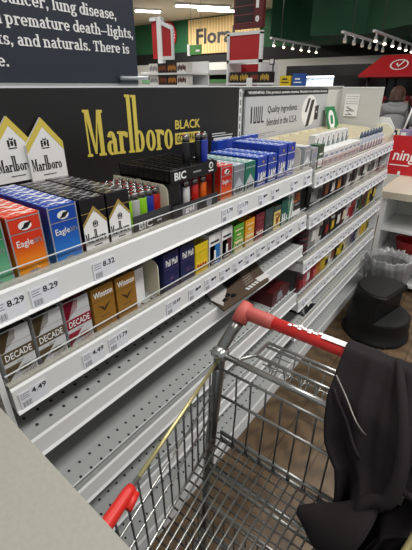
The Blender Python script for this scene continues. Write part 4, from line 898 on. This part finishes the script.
for row, z in ((0,1.4825),(1,1.3435)):
    cartons(4, -3.53, 4.08, z, .160, .112, ('dark candy carton on the upper shelf of the left red rack','dark candy carton on the lower shelf of the left red rack')[row], 'candy cartons on the left red rack', [('white','grey'),('black','rust'),('brown','orange'),('white','maroon')])
# small counter items
for k, (c, x) in enumerate((('yellow',-1.62),('blue',-1.47))):
    t = thing('small_carton', f'small {c} printed carton behind the silver sign', 'carton', (x,4.2,1.31), 'small cartons behind the silver sign')
    m = MB(); m.box(0,.13,0,.08,0,.12+.02*k,mat('carton_c'+c,'#d8b81a' if c == 'yellow' else '#24509a',.5)); m.build('box', t)
    m = MB(); m.rect((0,-.001,0), *FX, .02,.11,.05,.06,blackp if c == 'yellow' else wht,.001); m.rect((0,-.001,0), *FX, .03,.09,.08,.095,blackp if c == 'yellow' else wht,.001); m.build('front_print', t)
tb_ = thing('checkstand', 'grey checkstand table behind the shelving', 'checkstand', (-1.9,4.15,0))
m = MB(); m.box(0,.8,0,.5,1.28,1.31,greysteel); m.build('top', tb_); m = MB(); m.box(.05,.75,.05,.45,0,1.28,panelw); m.build('body', tb_)
# floral cooler (left) and refrigerated case
fc = thing('floral_cooler', 'low grey cooler with green stripe below the wood panel', 'cooler', (-9.6,9.8,0))
m = MB(); m.box(0,4.2,0,.9,0,1.42,mat('cooler_grey','#9c9f9b',.5)); m.box(0,4.2,-.03,.9,1.62,1.74,greysteel); m.build('cabinet', fc); m = MB(); m.box(0,4.2,-.02,.9,1.42,1.5,mat('stripe_bright_green','#4a8a4a',.5)); m.build('green_stripe', fc); m = MB(); m.box(0,4.2,.3,.9,1.5,1.62,blackw); m.build('recess', fc)
rc = thing('refrigerated_case', 'black framed refrigerated case with lit white interior', 'cooler', (-3.95,9.0,0))
m = MB(); m.box(0,1.9,.0,.8,1.53,1.74,black); m.box(0,.06,.0,.8,0,1.53,black); m.box(1.84,1.9,.0,.8,0,1.53,black); m.box(0,1.9,0,.8,0,.7,black); m.build('cabinet', rc)
m = MB(); m.box(.06,1.84,.5,.55,.7,1.53,mat('case_lining','#dfe6ea',.5)); m.build('lining', rc)
m = MB(); m.box(.1,1.8,.05,.11,1.50,1.528,mat('case_tube','#eef6ff',.5,0,0,5,0,.5,6.0)); m.build('light_tube', rc)
for z in (.95,1.2): m = MB(); m.box(.06,1.84,.15,.5,z,z+.02,white); m.build('shelf', rc)
area('case_lamp', (-3.0,9.15,1.49), 1.6, .2, 14, (.9,.96,1))
# red canopy kiosk
kc = thing('canopy_kiosk', 'red sloped canopy kiosk with round white emblem', 'kiosk', (-1.33,6.0,0))
rc_ = mat('canopy_red','#b3161f',.55,0,.05,5)
m = MB(); m.add([(0,0,1.47),(2.2,0,1.47),(2.2,.25,1.71),(.22,.25,1.71),(0,1.2,1.47),(2.2,1.2,1.47),(.22,.95,1.71),(2.2,.95,1.71),(0,0,1.44),(2.2,0,1.44),(0,1.2,1.44),(2.2,1.2,1.44)],
      [(0,1,2,3),(0,3,6,4),(4,6,7,5),(3,2,7,6),(8,9,1,0),(10,8,0,4),(11,10,4,5),(9,11,5,1),(9,8,10,11),(1,5,7,2)], rc_); m.build('canopy', kc)
m = MB(); R2 = ((1,0,0), (0,.72,.69)); oo = (.48,.115,1.585)
for k in range(26): a = 2*PI*k/26; m.disc(oo, *R2, .105*math.cos(a), .085*math.sin(a), .011,.011, wht, .004, 8)
m.prism(oo, *R2, [(-.045,.015),(-.027,.03),(-.004,-.015),(.038,.065),(.056,.065),(.0,-.045)], .004, wht); m.build('emblem', kc)
for x, y in ((.12,.1),(2.1,.1),(.12,1.1),(2.1,1.1)): MB().tube([(x,y,0),(x,y,1.45)],.02,black,8).build('post', kc)
m = MB(); m.box(0.05,2.1,.5,1.1,0,.72,black); m.build('counter', kc)
bk = thing('dark_case', 'tall dark display case behind the red canopy kiosk', 'case', (-2.2,7.4,0)); m = MB(); m.box(0,2.2,0,.5,0,1.5,blackw); m.build('cabinet', bk); m = MB(); m.box(.05,2.15,-.01,0,.1,1.45,mat('dark_glass','#101214',.15)); m.build('door', bk)
# goods table in front of the customer
gt = thing('goods_table', 'low table of mixed goods in front of the customer', 'table', (-1.0,4.45,0))
m = MB(); m.box(0,1.5,0,.5,.80,.84,beige); m.build('top', gt); m = MB(); m.box(.05,1.45,.05,.45,0,.80,panelw); m.build('body', gt)
cl = [('white','#dfe0e0'),('teal','#8fc4c0'),('pink','#d89aa6'),('black','#1c1c1f'),('rust','#7a3a1e'),('lilac','#9a8ab0'),('grey','#8d8c8c'),('white','#dfe0e0'),('black','#1c1c1f'),('cream','#dccfae')]
cnt = {}
for k in range(20):
    c, h = cl[(k*7+k//10) % 10]; cnt[c] = cnt.get(c,0)+1; x = .02+.14*(k % 10)+.03*(k//10); y = .06+.22*(k//10)
    a = random.uniform(.05,.1); t = thing('gift_item', f'{ORD[cnt[c]-1]} {c} package from the left on the mixed goods table, {("front","back")[k//10]} row', 'package', (-1.0+x,4.45+y,.8402), 'packages on the goods table', random.uniform(-.5,.5))
    m = MB(); m.box(-.05,.05,-.04,.04,0,a,mat('goods_'+c,h,.5,0,.2,40),.012); m.build('package', t); m = MB(); m.rect((0,-.0405,0), *FX, -.03,.03,a*.35,a*.7,wht if c != 'white' else greyp,.001); m.build('label_patch', t)
fl_ = MB()
bouq = mat('red_pink_blooms','#a8383e',.7,0,.4,25)
for k, (x, y) in enumerate(((-1.16,6.75),(-.96,6.78),(-.76,6.75),(-.56,6.78),(-.36,6.75))):
    t = thing('bouquet', f'red and pink bouquet on the kiosk counter, {ORD[k]} from the left', 'bouquet', (x,y,.7205), 'bouquets on the kiosk counter')
    m = MB(); m.lathe([(.04,0),(.06,.02),(.075,.28),(.07,.3)], mat('bouquet_wrap','#b08a8a',.4), n=14); m.build('wrap', t); m = MB()
    for q in range(16): a = q*2.4; r = .06*math.sqrt(q/16); m.ball((r*math.cos(a), r*math.sin(a), .36+.1*random.random()), .036,.036,.035, bouq if q % 3 else mat('pale_pink_bloom','#d8b8b4',.7,0,.3,30), 8, 6)
    m.build('blooms', t)
o = MB().tube([(0,0,0),(.06,.0,.33)],.010,wht,8).build('white_rod', None, (-.36,4.72,.8402)); tag(o, 'slanting white rod standing on the goods table at the right edge', 'rod')

# ------------------------------------------------------------------ customer seen from behind
def skin(name, verts, edges, rad, m, parent, sub=2):
    me = bpy.data.meshes.new(name); me.from_pydata(verts, edges, []); me.materials.append(m); o = bpy.data.objects.new(name, me); COL.objects.link(o); o.parent = parent
    md = o.modifiers.new('skin','SKIN')
    for i, r in enumerate(rad):
        v = me.skin_vertices[0].data[i]; v.radius = r if isinstance(r, tuple) else (r, r)
        if i == 0: v.use_root = True
    md.use_smooth_shade = True; s = o.modifiers.new('sub','SUBSURF'); s.levels = sub; s.render_levels = sub; return o
pe = thing('person', 'person with brown hair in a grey hoodie leaning over goods, seen from behind', 'person', (-.60,5.25,0), rz=math.radians(12))
skm = mat('skin_tone','#c69478',.6); hoo = mat('grey_hoodie_fleece','#8f9092',.9,0,.12,60,.1); jn = mat('dark_jeans','#2a3040',.9,0,.15,80); hr = mat('brown_hair','#4a2f24',.6,0,.35,70,.3)
V = [(0,0,.72),(0,.03,.86),(0,.10,1.00),(0,.15,1.09),(0,.185,1.15),(0,.215,1.24),(.12,.14,1.075),(.19,.16,.95),(.17,.30,.87),(.15,.40,.86),(-.12,.14,1.075),(-.19,.16,.95),(-.17,.30,.87),(-.15,.40,.86),
     (.08,0,.68),(.10,.06,.40),(.10,0,.08),(.10,.12,.035),(-.08,0,.68),(-.10,.06,.40),(-.10,0,.08),(-.10,.12,.035)]
Ed = [(0,1),(1,2),(2,3),(3,4),(4,5),(3,6),(6,7),(7,8),(8,9),(3,10),(10,11),(11,12),(12,13),(0,14),(14,15),(15,16),(16,17),(0,18),(18,19),(19,20),(20,21)]
Ra = [(.09,.09),(.05,.05),(.05,.05),(.05,.05),(.045,.045),(.07,.085),.055,.045,.036,.032,.055,.045,.036,.032,.085,.06,.042,.036,.085,.06,.042,.036]
skin('body', V, Ed, Ra, skm, pe)
hv = V[:4]+[(0,.17,1.12)]+V[6:9]+V[10:13]
skin('hoodie', hv, [(0,1),(1,2),(2,3),(3,4),(3,5),(5,6),(6,7),(3,8),(8,9),(9,10)], [(.15,.13),(.14,.12),(.16,.125),(.125,.10),(.07,.07),.075,.064,.052,.075,.064,.052], hoo, pe)
skin('trousers', [V[0],V[14],V[15],(.10,0,.1),V[18],V[19],(-.10,0,.1)], [(0,1),(1,2),(2,3),(0,4),(4,5),(5,6)], [(.14,.11),.098,.07,.055,.098,.07,.055], jn, pe)
m = MB(); m.ball((0,.205,1.245), .088,.092,.092, hr, 18, 12); m.grid(lambda a, b: ((a-.5)*(.15+.03*b)+.006*math.sin(a*40), .12-.06*math.sin(PI*a)-.02*b+.005*math.sin(a*55), 1.26-.09*b), 24, 10, hr)
o = m.build('hair', pe); md = o.modifiers.new('thickness','SOLIDIFY'); md.thickness = .015
for s in (1,-1): m = MB(); m.ball((.10*s,.05,.045), .05,.12,.045, black, 12, 8); m.build('shoe', pe)
m = MB(); m.ball((0,.10,1.125), .105,.06,.05, hoo, 14, 8); m.build('hood', pe)
m = MB(); m.tube([(.13,.27,1.0),(.15,.17,1.175),(.15,.06,1.135),(.17,-.075,.98),(.19,-.11,.80)], .013, black, 8); m.build('bag_strap', pe)
